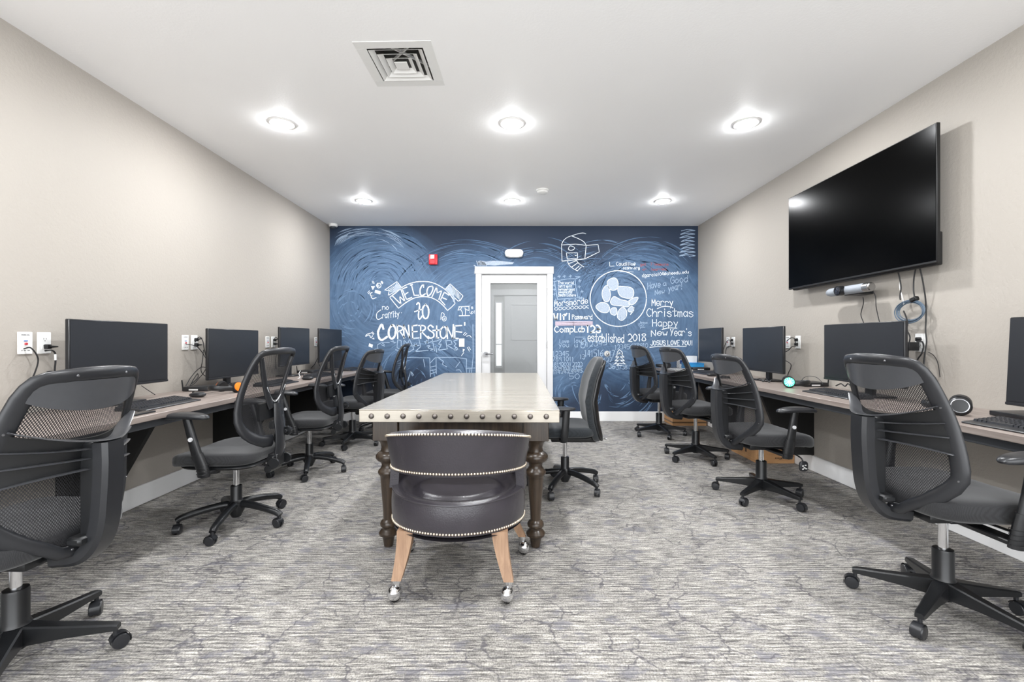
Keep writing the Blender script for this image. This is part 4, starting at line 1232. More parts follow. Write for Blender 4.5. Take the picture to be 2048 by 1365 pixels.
def make_chair_B():
    t = thing('y_back_office_chair', 'x', 'chair')
    S, N = surfB()
    add_base(t, LEG_ROUND, HUB2, 0.405)
    obj('seat', seat_mesh('seat', 0.50, 0.49, 0.085, 0.45, SEATFAB, 0.014, 0.025), t)['up'] = 1
    MB().sup((0, 0.0, 0.405), (0.235, 0.225, 0.016), 0.5, 0.45, 32, 8).build('seat_shell', BLACK, t)['up'] = 1
    MB().box((0, -0.02, 0.383), (0.16, 0.24, 0.036), 0.008, seg=2).build('seat_mechanism', BLACK, t)['up'] = 1
    MB().cyl((0.0, 0.13, 0.375), (0.0, 0.13, 0.315), 0.03, 0.026, 18).build('tension_knob', BLACK, t)['up'] = 1
    m = MB()
    m.tube([(0.06, 0.03, 0.385), (0.2, 0.04, 0.375), (0.25, 0.04, 0.37)], [(0.008, 0.006)] * 2 + [(0.02, 0.006)], 8).build('lever', BLACK, t)['up'] = 1
    path = []; nr = []
    def pt(u, v): path.append(S(u, v)); nr.append(N(u, v))
    vs = [0.0, 0.03, 0.07, 0.12, 0.18, 0.26, 0.36, 0.46, 0.56, 0.66, 0.76, 0.85, 0.91, 0.955]
    pt(-0.3, -0.012)
    for v in vs: pt(-0.95, v)
    for (u, v) in ((-0.9, 0.98), (-0.78, 0.995), (-0.55, 1.004), (-0.25, 1.008), (0, 1.01), (0.25, 1.008), (0.55, 1.004), (0.78, 0.995), (0.9, 0.98)): pt(u, v)
    for v in reversed(vs): pt(0.95, v)
    pt(0.3, -0.012)
    rad = []
    for p in path:
        z = (p.z - 0.53) / 0.53
        k = max(0.0, 1 - z / 0.4)
        rad.append((0.02 + 0.016 * k, 0.014 + 0.004 * k))
    MB().tube(path, rad, 14, nrm=nr).build('back_frame', BLACK2, t, angle=60)['up'] = 1
    # the Y
    for s in (-1, 1):
        A = []; nn = []; rr = []
        for i in range(15):
            f = i / 14
            v = 0.93 - 0.56 * f
            xo = 0.19 - 0.155 * (f ** 0.8)
            u = s * xo / 0.225
            n_ = N(u, v)
            A.append(S(u, v) + n_ * (0.004 + 0.034 * f)); nn.append(n_); rr.append((0.014 + 0.009 * f, 0.011))
        MB().tube(A, rr, 12, nrm=nn).build('y_arm', BLACK2, t)['up'] = 1
    hi = MB()
    L = []
    for i in range(17):
        a = PI + PI * i / 16
        v = 0.43 + 0.16 * (1 + math.sin(a)) if False else 0
    for s in (-1, 1):
        A = []
        for i in range(9):
            f = i / 8; v = 0.62 - 0.19 * f; xo = 0.088 * (1 - f) ** 0.7 + 0.004
            u = s * xo / 0.225; A.append(S(u, v) + N(u, v) * 0.034)
        hi.tube(A, 0.0035, 6)
    hi.build('y_edge_strip', mat('light_grey_plastic', rgb(176, 178, 180), 0.35, noise=(50, 0.05)), t, label='light grey edge strip')['up'] = 1
    sp = catmull([(0, -0.25, 0.745), (0, -0.262, 0.66), (0, -0.272, 0.57), (0, -0.272, 0.49), (0, -0.262, 0.425)], 4)
    MB().tube(sp, [(0.026 + 0.02 * min(1, i / 5), 0.016) for i in range(len(sp))], 14, nrm=(0, 1, 0)).build('spine', BLACK2, t)['up'] = 1
    kb = MB().cyl((0.03, -0.285, 0.565), (0.062, -0.285, 0.565), 0.012, n=12)
    kb.cyl((0.055, -0.285, 0.565), (0.08, -0.285, 0.565), 0.026, 0.024, 18)
    for i in range(12):
        a = 2 * PI * i / 12
        kb.box((0.0675, -0.285 + 0.026 * math.cos(a), 0.565 + 0.026 * math.sin(a)), (0.022, 0.005, 0.005), 0.001)
    kb.build('height_knob', BLACK, t)['up'] = 1
    bk = MB().box((0, -0.235, 0.405), (0.085, 0.085, 0.075), 0.004).box((0, -0.16, 0.385), (0.07, 0.12, 0.03), 0.004)
    bk.cyl((-0.06, -0.23, 0.355), (0.06, -0.23, 0.355), 0.022, n=16)
    b = bk.build('tilt_bracket', BLACK, t); b['up'] = 1
    bo = MB()
    for s in (-1, 1):
        for (y, z) in ((-0.255, 0.425), (-0.215, 0.425), (-0.255, 0.39), (-0.215, 0.39)):
            bo.cyl((s * 0.042, y, z), (s * 0.047, y, z), 0.006, 0.005, 8)
    bo.build('bolts', STEEL, b)
    for s in (-1, 1):
        MB().lathe([(0.02, -0.006), (0.03, -0.006), (0.032, 0), (0.03, 0.006), (0.02, 0.006)], 18, Matrix.Translation((s * 0.068, -0.275, 0.395)) @ Matrix.Rotation(PI / 2, 4, 'Y')).build('tilt_wheel', BLACK, t)['up'] = 1
    MB().grid(lambda a, b: S(-0.94 + 1.88 * a, 0.02 + 0.965 * b) - N(-0.94 + 1.88 * a, 0.02 + 0.965 * b) * 0.006, 20, 24).build('back_net', NET, t)['up'] = 1
    def lp(a, b):
        u = -0.5 + 1.0 * a; v = 0.24 + 0.2 * b - 0.05 * u * u
        return S(u, v) + N(u, v) * 0.02, N(u, v)
    MB().slab(lp, 0.02, 12, 5).build('lumbar_pad', BLACK, t)['up'] = 1
    arm_parts(t, 0.715, 0.0, py=0.085)
    return t

def place_chair(t, x, y, deg, base_deg, dz, label, first):
    c = t if first else copy_tree(t)
    c.location = (x, y, 0); c.rotation_euler = (0, 0, R(deg))
    c['label'] = label
    i = 0
    for ch in c.children:
        if ch.get('up'):
            ch.location.z += dz
        if ch.name.startswith('base_leg'):
            ch.rotation_euler.z = R(base_deg - deg) + 2 * PI * i / 5
            i += 1
            for g in ch.children:
                g.rotation_euler.z = random.uniform(0, 6.28)
    return c

GRP = 'office chairs along the desks'
cA = make_chair_A(); cA['group'] = GRP
cB = make_chair_B(); cB['group'] = GRP
specA = [
    (1.79, 1.89, -90, 142, 0.015, 'black ribbed-back chair nearest the camera at the right-hand desk'),
    (-1.728, 1.585, 88, 15, -0.02, 'black ribbed-back chair nearest the camera at the left-hand desk'),
    (1.795, 3.278, -86, 147, -0.025, 'black ribbed-back chair before the cardboard box, second from the camera on the right'),
    (1.76, 4.36, -80, 137, 0.01, 'black ribbed-back chair, third from the camera at the right-hand desk'),
    (1.76, 5.45, -80, 130, 0.015, 'black ribbed-back chair nearest the chalkboard at the right-hand desk'),
    (-1.735, 4.95, 80, -89, -0.02, 'black ribbed-back chair at the left-hand desk between two Y-back chairs'),
]
specA = [specA[0]] + specA[1:]
cxs = [copy_tree(cA) for _ in specA[1:]]
for k, s in enumerate(specA):
    place_chair(cA if k == 0 else cxs[k - 1], *s, True)
specB = [
    (-1.69, 2.79, 88, -81, 0.0, 'black Y-back mesh chair nearest the camera at the left-hand desk'),
    (-1.74, 3.91, 90, -71, 0.0, 'black Y-back mesh chair in the middle of the left-hand desk'),
    (-1.60, 5.72, 92, -80, 0.01, 'black Y-back mesh chair nearest the chalkboard at the left-hand desk'),
]
cxs = [copy_tree(cB) for _ in specB[1:]]
for k, s in enumerate(specB):
    place_chair(cB if k == 0 else cxs[k - 1], *s, True)

# ---------------- upholstered task chair at the table
tk = thing('task_chair', 'blue-black upholstered task chair with a tall solid back beside the table', 'chair', (0.405, 3.48, 0), R(88))
add_base(tk, LEG_ROUND, HUB2, 0.42)
i = 0
for ch in tk.children:
    if ch.name.startswith('base_leg'):
        ch.rotation_euler.z = R(-45 - 88) + 2 * PI * i / 5; i += 1
obj('seat', seat_mesh('seat', 0.49, 0.47, 0.085, 0.462, TASKFAB, 0.006, 0.03), tk)
MB().sup((0, 0.0, 0.418), (0.2, 0.2, 0.014), 0.5, 0.5).build('seat_shell', BLACK, tk)
MB().box((0, -0.06, 0.39), (0.16, 0.34, 0.05), 0.01, seg=2).build('seat_mechanism', BLACK, tk)
def tback(p):
    v = p.z / 0.315
    x = p.x * (1.0 - 0.16 * max(0, v) ** 2 - 0.10 * max(0, -v))
    y = p.y + (0.035 * math.cos(v * 2.4) - 0.012 * v) + 0.9 * x * x
    return Vector((x, y, p.z))
MB().sup((0, -0.225, 0.69), (0.225, 0.034, 0.315), 0.45, 0.45, 40, 18, fn=tback).build('backrest', TASKFAB, tk, angle=60)
def tshell(p):
    q = tback(p); q.y -= 0.036; return q
MB().sup((0, -0.225, 0.68), (0.212, 0.016, 0.30), 0.4, 0.45, 40, 16, fn=tshell).build('back_shell', BLACK, tk, angle=60)
MB().tube(catmull([(0, -0.05, 0.39), (0, -0.18, 0.383), (0, -0.228, 0.40), (0, -0.238, 0.47), (0, -0.236, 0.56)], 5), (0.03, 0.009) and [(0.034, 0.009)] * 21, 10, nrm=None).build('back_bar', BLACK, tk)
MB().cyl((-0.05, -0.27, 0.395), (0.05, -0.27, 0.395), 0.016, n=14).tube([(0.0, -0.27, 0.39), (0.02, -0.3, 0.375), (0.02, -0.32, 0.37)], 0.006, 8).build('tilt_lever', STEEL, tk)
for s in (-1, 1):
    m = MB().tube(catmull([(s * 0.12, 0.03, 0.405), (s * 0.24, 0.03, 0.405), (s * 0.272, 0.025, 0.45), (s * 0.275, 0.01, 0.64)], 5), [(0.026, 0.01)] * 16, 10, nrm=None)
    m.build('arm_post', BLACK, tk)
    MB().sup((s * 0.275, 0.06, 0.645), (0.042, 0.115, 0.015), 0.7, 0.75, 24, 8).build('arm_pad', BLACK2, tk)

# ------------------------------------------------------------------ table
def wood_mat(name, c0, c1, sc=(30, 30, 2), rough=0.45):
    m = bpy.data.materials.new(name); m.use_nodes = True
    nt = m.node_tree; b = nt.nodes['Principled BSDF']
    tc = nd(nt, 'ShaderNodeTexCoord'); mp_ = nd(nt, 'ShaderNodeMapping'); mp_.inputs['Scale'].default_value = sc
    nt.links.new(tc.outputs['Object'], mp_.inputs['Vector'])
    n = nd(nt, 'ShaderNodeTexNoise', i_Scale=1.0, i_Detail=6, i_Roughness=0.7, i_Distortion=0.6); nt.links.new(mp_.outputs[0], n.inputs['Vector'])
    r = nd(nt, 'ShaderNodeValToRGB'); r.color_ramp.elements[0].position = 0.3; r.color_ramp.elements[1].position = 0.7
    r.color_ramp.elements[0].color = c0; r.color_ramp.elements[1].color = c1
    nt.links.new(n.outputs['Fac'], r.inputs[0]); nt.links.new(r.outputs[0], b.inputs['Base Color'])
    bp = nd(nt, 'ShaderNodeBump', i_Strength=0.12, i_Distance=0.003); nt.links.new(n.outputs['Fac'], bp.inputs['Height']); nt.links.new(bp.outputs['Normal'], b.inputs['Normal'])
    b.inputs['Roughness'].default_value = rough
    return m
DWOOD = wood_mat('dark_turned_wood', rgb(33, 27, 22), rgb(72, 59, 47), (45, 45, 3), 0.28)
ZINC = wood_mat('zinc_cladding', rgb(146, 139, 127), rgb(178, 171, 159), (1.2, 30, 8), 0.2)
ZINC.node_tree.nodes['Principled BSDF'].inputs['Metallic'].default_value = 0.22
TW, TL, TH, TT = 1.045, 2.73, 0.7655, 0.067
table = thing('clad_table', 'long metal-clad table with studs and turned dark legs', 'table', (-0.256, 2.366 + TL / 2, 0), R(-0.84))
MB().box((0, 0, TH - TT / 2 - 0.001), (TW, TL, TT - 0.004), 0.003).build('top_core', ZINC, table)
yy = -TL / 2
for ln_ in (0.825, 0.985, TL - 0.825 - 0.985):
    MB().box((0, yy + ln_ / 2, TH - 0.001), (TW, ln_ - 0.0016, 0.004), 0.0008).build('top_panel', ZINC, table)
    yy += ln_
rv = MB().sup((0, 0, 0), (0.0145, 0.011, 0.0145), 1.0, 1.0, 14, 8).mesh('stud', mat('aged_stud', rgb(120, 114, 110), 0.3, 0.85, noise=(120, 0.25), bump=(200, 0.3)), 80)
for k in range(12):
    obj('stud', rv, table, loc=(-0.457 + k * 0.0828, -TL / 2 - 0.002, TH - TT * 0.5))
    obj('stud', rv, table, loc=(-0.457 + k * 0.0828, TL / 2 + 0.002, TH - TT * 0.5))
ns = 31
for k in range(ns):
    for s in (-1, 1):
        obj('stud', rv, table, loc=(s * (TW / 2 + 0.002), -TL / 2 + 0.07 + k * (TL - 0.14) / (ns - 1), TH - TT * 0.5), rot=(0, 0, PI / 2))
lx, ly = 0.403, TL / 2 - 0.125
prof = [(0.018, 0), (0.024, 0.004), (0.033, 0.05), (0.036, 0.058), (0.05, 0.066), (0.052, 0.078), (0.042, 0.092), (0.034, 0.1), (0.034, 0.108), (0.044, 0.116), (0.046, 0.128), (0.04, 0.14), (0.028, 0.15),
        (0.03, 0.2), (0.038, 0.3), (0.044, 0.375), (0.046, 0.39), (0.055, 0.4), (0.057, 0.41), (0.053, 0.42), (0.042, 0.43), (0.036, 0.445), (0.04, 0.462), (0.058, 0.472), (0.068, 0.486), (0.068, 0.5), (0.058, 0.514), (0.042, 0.524), (0.038, 0.545), (0.045, 0.57), (0.062, 0.588), (0.062, 0.6)]
leg_me = MB().lathe([(r, z) for r, z in prof], 28).mesh('turned_leg', DWOOD)
blk_me = MB().box((0, 0, 0.644), (0.135, 0.135, 0.11), 0.003).mesh('leg_block', DWOOD)
for sx in (-1, 1):
    for sy in (-1, 1):
        lg = obj('turned_leg', leg_me, table, loc=(sx * lx, sy * ly, 0))
        obj('leg_block', blk_me, lg)
for sy in (-1, 1):
    MB().box((0, sy * (ly + 0.035), 0.645), (2 * lx - 0.137, 0.025, 0.106), 0.002).build('apron', DWOOD, table)
for sx in (-1, 1):
    MB().box((sx * (lx + 0.035), 0, 0.645), (0.025, 2 * ly - 0.137, 0.106), 0.002).build('apron', DWOOD, table)

# ------------------------------------------------------------------ leather barrel chair
LEATHER = mat('grey_brown_leather', rgb(52, 49, 54), 0.27, noise=(5, 0.3), bump=(160, 0.12), spec=0.55)
NAIL = mat('brass_nail', rgb(222, 208, 188), 0.25, 0.9, noise=(80, 0.1))
OAK = wood_mat('pale_oak', rgb(134, 104, 82), rgb(166, 135, 108), (60, 60, 5), 0.5)
bc = thing('leather_barrel_chair', 'dark grey leather barrel chair with nailheads pushed up to the table', 'chair', (-0.255, 2.205, 0), R(-1.0))
RS = 0.312
def seat_ring(a):        # plan outline, rounder at the rear
    return Vector((RS * math.sin(a), -RS * math.cos(a) * (1.0 if math.cos(a) > 0 else 0.82), 0))
def band(u, v):
    a = 2 * PI * u
    z0 = 0.285 + 0.02 * max(0, math.cos(a)) - 0.0
    z1 = 0.452 - 0.016 * max(0, math.cos(a))
    k = 1.0 + 0.02 * math.sin(PI * v)
    p = seat_ring(a) * k
    return (p.x, p.y, z0 + (z1 - z0) * v)
MB().grid(band, 56, 10, closed_u=True).grid(lambda u, v: (seat_ring(2 * PI * u) * v) + Vector((0, 0, 0.287)), 56, 2, closed_u=True).build('seat_band', LEATHER, bc, angle=60)
def cush(u, v):
    a = 2 * PI * u; r = 1 - v
    def ss(x, lo, hi):
        f = min(1, max(0, (x - lo) / (hi - lo))); return f * f * (3 - 2 * f)
    rim = 0.452 - 0.016 * max(0, math.cos(a))
    q = seat_ring(a) * r
    k = ss(v, 0.0, 0.2)
    z = rim * (1 - k) + 0.446 * k + 0.006 * math.sin(PI * min(1, v / 0.14)) - 0.034 * ss(v, 0.13, 0.27) + 0.022 * ss(v, 0.28, 0.42) - 0.004 * ss(v, 0.5, 1.0)
    return (q.x, q.y, z)
MB().grid(cush, 56, 36, closed_u=True).build('seat_cushion', LEATHER, bc, angle=80)
MB().tube([Vector((0, 0, 0)) + seat_ring(2 * PI * k / 64) * 1.004 + Vector((0, 0, 0.452 - 0.016 * max(0, math.cos(2 * PI * k / 64)))) for k in range(64)], 0.0045, 8, closed=True).build('seat_piping', LEATHER, bc)
def nails(name, pts, r=0.0056):
    m = MB()
    for p in pts:
        m.sup(p, (r, r, r), 1, 1, 8, 5)
    o = m.build(name, NAIL, bc, angle=80); o['kind'] = 'stuff'; o['label'] = 'row of pale brass nailheads'
    return o
nails('nailhead_row', [seat_ring(2 * PI * k / 150) * 1.008 + Vector((0, 0, 0.297 + 0.02 * max(0, math.cos(2 * PI * k / 150)))) for k in range(150)])
# curved back band
AB = R(118)
def back_pt(u, v, w):
    a = -AB + 2 * AB * u
    c = max(-0.2, math.cos(a))
    z0 = 0.522 + 0.035 * c; z1 = 0.662 + 0.082 * max(-.4, c)
    rr = RS + 0.012 - 0.058 * w + 0.018 * v - 0.006 * (1 - v)
    q = Vector((rr * math.sin(a), -rr * math.cos(a) * (1.0 if math.cos(a) > 0 else 0.9), z0 + (z1 - z0) * v))
    return q
def back_loop(u, s):
    # closed rounded section: s in 0..1 goes up the outside, over, down the inside
    k = s * 4
    if k < 1.7: return back_pt(u, k / 1.7, 0)
    if k < 2.0: f = (k - 1.7) / 0.3; q = back_pt(u, 1, f); q.z += 0.012 * math.sin(PI * f); return q
    if k < 3.7: return back_pt(u, 1 - (k - 2.0) / 1.7, 1)
    f = (k - 3.7) / 0.3; q = back_pt(u, 0, 1 - f); q.z -= 0.008 * math.sin(PI * f); return q
m = MB()
nu, nv = 56, 40
vs = []; fs = []
for i in range(nu + 1):
    for j in range(nv):
        vs.append(back_loop(i / nu, j / nv))
for i in range(nu):
    for j in range(nv):
        fs.append([i * nv + j, i * nv + (j + 1) % nv, (i + 1) * nv + (j + 1) % nv, (i + 1) * nv + j])
fs.append(list(range(nv))); fs.append([nu * nv + j for j in range(nv)])
m.add(vs, fs); m.build('backrest', LEATHER, bc, angle=60)
def onback(u, v):
    q = back_pt(u, v, 0); d = Vector((q.x, q.y, 0)).normalized(); return q + d * 0.002
nails('nailhead_row', [onback(k / 100, 0.985) for k in range(101)]); nails('nailhead_row', [onback(k / 100, 0.07) for k in range(101)])
for s in (-1, 1):
    m = MB()
    for a in (R(72), R(100)):
        pass
    pts = []
    def sup_(u, v):
        a = s * (R(74) + R(44) * u)
        q = seat_ring(a) * (0.985 - 0.02 * v); n_ = Vector((q.x, q.y, 0)).normalized()
        return Vector((q.x, q.y, 0.44 + 0.11 * v)), n_
    m.slab(sup_, 0.04, 6, 3).build('arm_support', LEATHER, bc)
def leg_taper(x0, y0, x1, y1, z0, z1, a, b):
    m = MB(); vs = []; fs = []
    N_ = 6
    for i in range(N_ + 1):
        f = i / N_
        x = x0 + (x1 - x0) * f ** 1.5; y = y0 + (y1 - y0) * f ** 1.5; z = z0 + (z1 - z0) * f; w = (a + (b - a) * f) / 2
        vs += [(x - w, y - w, z), (x + w, y - w, z), (x + w, y + w, z), (x - w, y + w, z)]
    for i in range(N_):
        for k in range(4):
            fs.append([i * 4 + k, i * 4 + (k + 1) % 4, i * 4 + 4 + (k + 1) % 4, i * 4 + 4 + k])
    fs.append([0, 1, 2, 3]); fs.append([N_ * 4 + k for k in range(4)])
    return m.add(vs, fs)
def ball_caster(parent, x, y, ang):
    M = Matrix.Translation((x, y, 0)) @ Matrix.Rotation(ang, 4, 'Z')
    m = MB()
    m.sup((0.012, 0, 0.039), (0.033, 0.029, 0.033), 1, 1, 20, 12, M=M @ Matrix.Rotation(0, 4, 'Y'))
    m.cyl(M @ Vector((0, 0, 0.05)), M @ Vector((0, 0, 0.09)), 0.015, n=14).cyl(M @ Vector((0, 0, 0.082)), M @ Vector((0, 0, 0.095)), 0.021, n=18)
    o = m.build('caster', CHROME, parent, label='chrome ball caster')
    MB().lathe([(0.006, -0.013), (0.022, -0.013), (0.0255, 0), (0.022, 0.013), (0.006, 0.013)], 20, M @ Matrix.Translation((0.012, -0.0, 0.0255)) @ Matrix.Rotation(R(80), 4, 'X')).build('caster_wheel', DEEP, parent)
for (x0, y0, x1, y1, ang) in ((-0.205, -0.205, -0.238, -0.24, 4.0), (0.205, -0.205, 0.245, -0.24, 4.2), (-0.235, 0.17, -0.3, 0.205, 1.0), (0.235, 0.17, 0.305, 0.205, 5.4)):
    lg = leg_taper(x0, y0, x1, y1, 0.30, 0.094, 0.07 if y0 < 0 else 0.05, 0.042 if y0 < 0 else 0.036).build('wooden_leg', OAK, bc, angle=30)
    ball_caster(bc if False else lg, x1, y1, ang)
# ------------------------------------------------------------------ wall desks
DESKW = wood_mat('grey_oak_laminate', rgb(122, 110, 104), rgb(158, 147, 140), (30, 1.6, 30), 0.38)
HL, HR_ = 0.744, 0.750
XFL, XFR = -1.862, 2.0
def desk(label, xw, xf, h, y0, y1, brackets):
    s = 1 if xf > xw else -1
    t = thing('wall_desk', label, 'desk', ((xw + xf) / 2, (y0 + y1) / 2, 0))
    d = abs(xf - xw); L = y1 - y0
    MB().box((0, 0, h - 0.016), (d - 0.002, L, 0.032), 0.0025).build('worktop', DESKW, t)
    MB().box((s * (d / 2 - 0.05), 0, h - 0.055), (0.022, L - 0.04, 0.044), 0.002).build('front_rail', mat('rail_grey_metal', rgb(74, 76, 80), 0.4, 0.3, noise=(20, 0.05)), t)
    MB().box((-s * (d / 2 - 0.012), 0, h - 0.055), (0.02, L - 0.04, 0.044), 0.002).build('wall_rail', DEEP, t)
    poly = [(0.002, 0.14), (0.25, 0.14), (d - 0.16, h - 0.11), (d - 0.16, h - 0.0332), (0.002, h - 0.0332)]
    for yb in brackets:
        m = MB(); n = len(poly)
        vs = [((xw + s * a) - t.location.x, yb - 0.016 - t.location.y, z) for a, z in poly] + [((xw + s * a) - t.location.x, yb + 0.016 - t.location.y, z) for a, z in poly]
        fs = [list(range(n)), [n + i for i in range(n)]] + [[i, (i + 1) % n, n + (i + 1) % n, n + i] for i in range(n)]
        m.add(vs, fs).build('bracket_panel', DEEP, t, angle=20)
    return t
desk('long grey-brown wall desk with black brackets along the left wall', XL, XFL, HL, 0.75, YB - 0.004, (1.2, 2.56, 3.9, 5.25))
desk('long grey-brown wall desk with black brackets along the right wall', XR, XFR, HR_, 0.75, YB - 0.004, (1.6, 3.945, 5.28))

# ------------------------------------------------------------------ monitors (local front = -Y)
SCREEN = mat('screen_off', rgb(37, 38, 41), 0.3, noise=(6, 0.06), spec=0.5)
BEZEL = mat('bezel', rgb(30, 31, 34), 0.35, noise=(20, 0.08))
def monitor(label, x, y, rz, w, zb, zt, zd, tilt=0.0, grp='computer monitors on the wall desks'):
    t = thing('monitor', label, 'monitor', (x, y, zd), rz, grp)
    h = zt - zb; zc = (zt + zb) / 2 - zd
    M = Matrix.Translation((0, 0, zc)) @ Matrix.Rotation(R(-tilt), 4, 'X')
    MB().box((0, 0.012, 0), (w, 0.024, h), 0.004, M).box((0, 0.036, -0.02), (w * 0.72, 0.03, h * 0.62), 0.01, M, seg=2).build('housing', BEZEL, t)
    MB().box((0, -0.0008, 0.006), (w - 0.014, 0.0016, h - 0.03), 0, M).build('screen', SCREEN, t)
    MB().box((0, -0.0015, -h / 2 + 0.008), (w - 0.004, 0.003, 0.012), 0.001, M).build('chin_strip', BLACK2, t)
    MB().box((0, 0.075, (zc) / 2 + 0.02), (0.07, 0.03, zc + 0.04), 0.006, Matrix.Translation((0, 0, 0))).build('stand_neck', BEZEL, t)
    MB().box((0, 0.06, 0.007), (0.25, 0.19, 0.012), 0.004).build('stand_base', BEZEL, t)
    return t
W_, = (0.70,)
def mon_l(label, zl, zr, zb, zt, x=-2.35, **k):
    monitor(label, x, (zl + zr) / 2, R(90 + k.pop('yaw', 0)), zr - zl, zb, zt, HL, **k)
def mon_r(label, zn, zf, zb, zt, x=2.35, **k):
    monitor(label, x, (zn + zf) / 2, R(-90 + k.pop('yaw', 0)), zf - zn, zb, zt, HR_, **k)
mon_l('dark monitor nearest the camera on the left-hand desk', 2.414, 3.11, 0.848, 1.242)
mon_l('dark monitor behind the orange headphones on the left-hand desk', 3.52, 4.22, 0.818, 1.222)
mon_l('dark monitor third from the camera on the left-hand desk', 4.63, 5.26, 0.86, 1.268, yaw=-2)
mon_l('dark monitor nearest the chalkboard on the left-hand desk', 5.53, 6.2, 0.86, 1.278, x=-2.33, yaw=-2)
mon_r('dark monitor cut off by the right edge of the view', 1.46, 2.16, 0.822, 1.236, tilt=3)
mon_r('dark monitor under the television on the right-hand desk', 2.725, 3.43, 0.836, 1.246)
mon_r('dark monitor behind the green lit headset on the right-hand desk', 3.945, 4.64, 0.835, 1.254)
mon_r('dark monitor nearest the chalkboard on the right-hand desk', 5.1, 5.73, 0.872, 1.276)

# ------------------------------------------------------------------ keyboards and mice (local front = -Y)
KEYC = mat('key_black', rgb(38, 39, 43), 0.4, noise=(90, 0.15))
def keyboard_proto():
    t = thing('keyboard', 'x', 'keyboard', group='keyboards on the wall desks')
    w, d = 0.46, 0.17
    vs = [(-w / 2, -d / 2, 0), (w / 2, -d / 2, 0), (w / 2, d / 2, 0), (-w / 2, d / 2, 0), (-w / 2, -d / 2, 0.008), (w / 2, -d / 2, 0.008), (w / 2, d / 2 - 0.005, 0.026), (-w / 2, d / 2 - 0.005, 0.026)]
    bm = bmesh.new(); V = [bm.verts.new(v) for v in vs]
    for f in ([3, 2, 1, 0], [4, 5, 6, 7], [0, 1, 5, 4], [1, 2, 6, 5], [2, 3, 7, 6], [3, 0, 4, 7]): bm.faces.new([V[i] for i in f])
    bmesh.ops.bevel(bm, geom=list(bm.edges), offset=0.003, segments=1, profile=.5, affect='EDGES')
    bm.verts.index_update()
    MB().add([v.co.copy() for v in bm.verts], [[v.index for v in f.verts] for f in bm.faces]).build('case', BLACK2, t, angle=25); bm.free()
    k = MB()
    sl = 0.018 / (d - 0.005)
    for r in range(6):
        y = -d / 2 + 0.045 + r * 0.0195
        z = 0.008 + (y + d / 2) * sl
        x = -w / 2 + 0.012
        c = 0
        while x < w / 2 - 0.025:
            kw = 0.0165
            if r == 0 and c == 3: kw = 0.105
            gap = 0.003 if x < w / 2 - 0.165 or c not in (15,) else 0.01
            top = [(x + 0.002, y + 0.002), (x + kw - 0.002, y + 0.002), (x + kw - 0.002, y + 0.0145), (x + 0.002, y + 0.0145)]
            bot = [(x, y), (x + kw, y), (x + kw, y + 0.0165), (x, y + 0.0165)]
            vv = [(a, b, z - 0.001 + (b - y) * sl) for a, b in bot] + [(a, b, z + 0.0085 + (b - y) * sl) for a, b in top]
            k.add(vv, [[4, 5, 6, 7], [0, 1, 5, 4], [1, 2, 6, 5], [2, 3, 7, 6], [3, 0, 4, 7]])
            x += kw + gap; c += 1
    o = k.build('keys', KEYC, t, angle=20); o['kind'] = 'stuff'
    return t
kb0 = keyboard_proto()
kspots = [
    (-2.065, 2.68, HL, 92, 'black keyboard beside a mouse on the left-hand desk, nearest the camera'),
    (-2.06, 3.99, HL, 90, 'black keyboard partly hidden by a Y-back chair before the orange headphones monitor'),
    (-2.07, 4.93, HL, 88, 'black keyboard third from the camera on the left-hand desk'),
    (-2.08, 5.95, HL, 90, 'black keyboard nearest the chalkboard on the left-hand desk'),
    (2.135, 1.85, HR_, -90, 'black keyboard at the right edge of the view'),
    (2.225, 3.13, HR_, -90, 'black keyboard under the television monitor on the right-hand desk'),
    (2.2, 5.2, HR_, -88, 'black keyboard before the far right monitor'),
]
kcs = [kb0] + [copy_tree(kb0) for _ in kspots[1:]]
for c, (x, y, z, a, lab) in zip(kcs, kspots):
    c.location = (x, y, z); c.rotation_euler = (0, 0, R(a)); c['label'] = lab
def mouse(label, x, y, z, a):
    t = thing('mouse', label, 'mouse', (x, y, z), R(a), 'computer mice')
    MB().sup((0, 0, 0.017), (0.031, 0.057, 0.018), 0.8, 0.75, 24, 10, fn=lambda p: Vector((p.x * (1 - 0.12 * p.y / 0.057), p.y, p.z - (0.006 * max(0, p.y / 0.057) if p.z > 0 else 0)))).build('shell', BLACK2, t, angle=70)
    MB().cyl((-0.004, 0.03, 0.03), (0.004, 0.03, 0.03), 0.007, n=12).build('scroll_wheel', DEEP, t)
mouse('grey-black mouse beside the nearest keyboard on the left-hand desk', -2.13, 3.08, HL, 80)
mouse('small black mouse below the Y-back chair arm on the left-hand desk', -2.0, 4.45, HL, 90)
mouse('black mouse on the far end of the right-hand desk', 2.12, 4.83, HR_, -80)

# ------------------------------------------------------------------ mini computers
def mini_pc(label, x, y, z, a, w=0.19, d=0.19, h=0.034, antenna=(-1, 0.085)):
    t = thing('mini_computer', label, 'computer', (x, y, z), R(a), 'small computers on the wall desks')
    MB().box((0, 0, h / 2 + 0.001), (w, d, h - 0.002), 0.004, seg=2).build('case', BEZEL, t)
    MB().box((-w * 0.05, -d / 2 - 0.0006, h * 0.38), (w * 0.36, 0.0014, h * 0.3)).build('label_sticker', WHITEP, t, label='white sticker')
    if antenna:
        s, ah = antenna
        MB().cyl((s * (w / 2 + 0.006), -d / 2 + 0.02, 0.008), (s * (w / 2 + 0.012), -d / 2 + 0.015, ah), 0.0055, 0.0045, 10).box((s * (w / 2 + 0.003), -d / 2 + 0.02, 0.01), (0.014, 0.016, 0.012), 0.002).build('antenna', DEEP, t)
mini_pc('flat black mini computer with a short antenna left of the orange headphones', -2.385, 3.515, HL, 0)
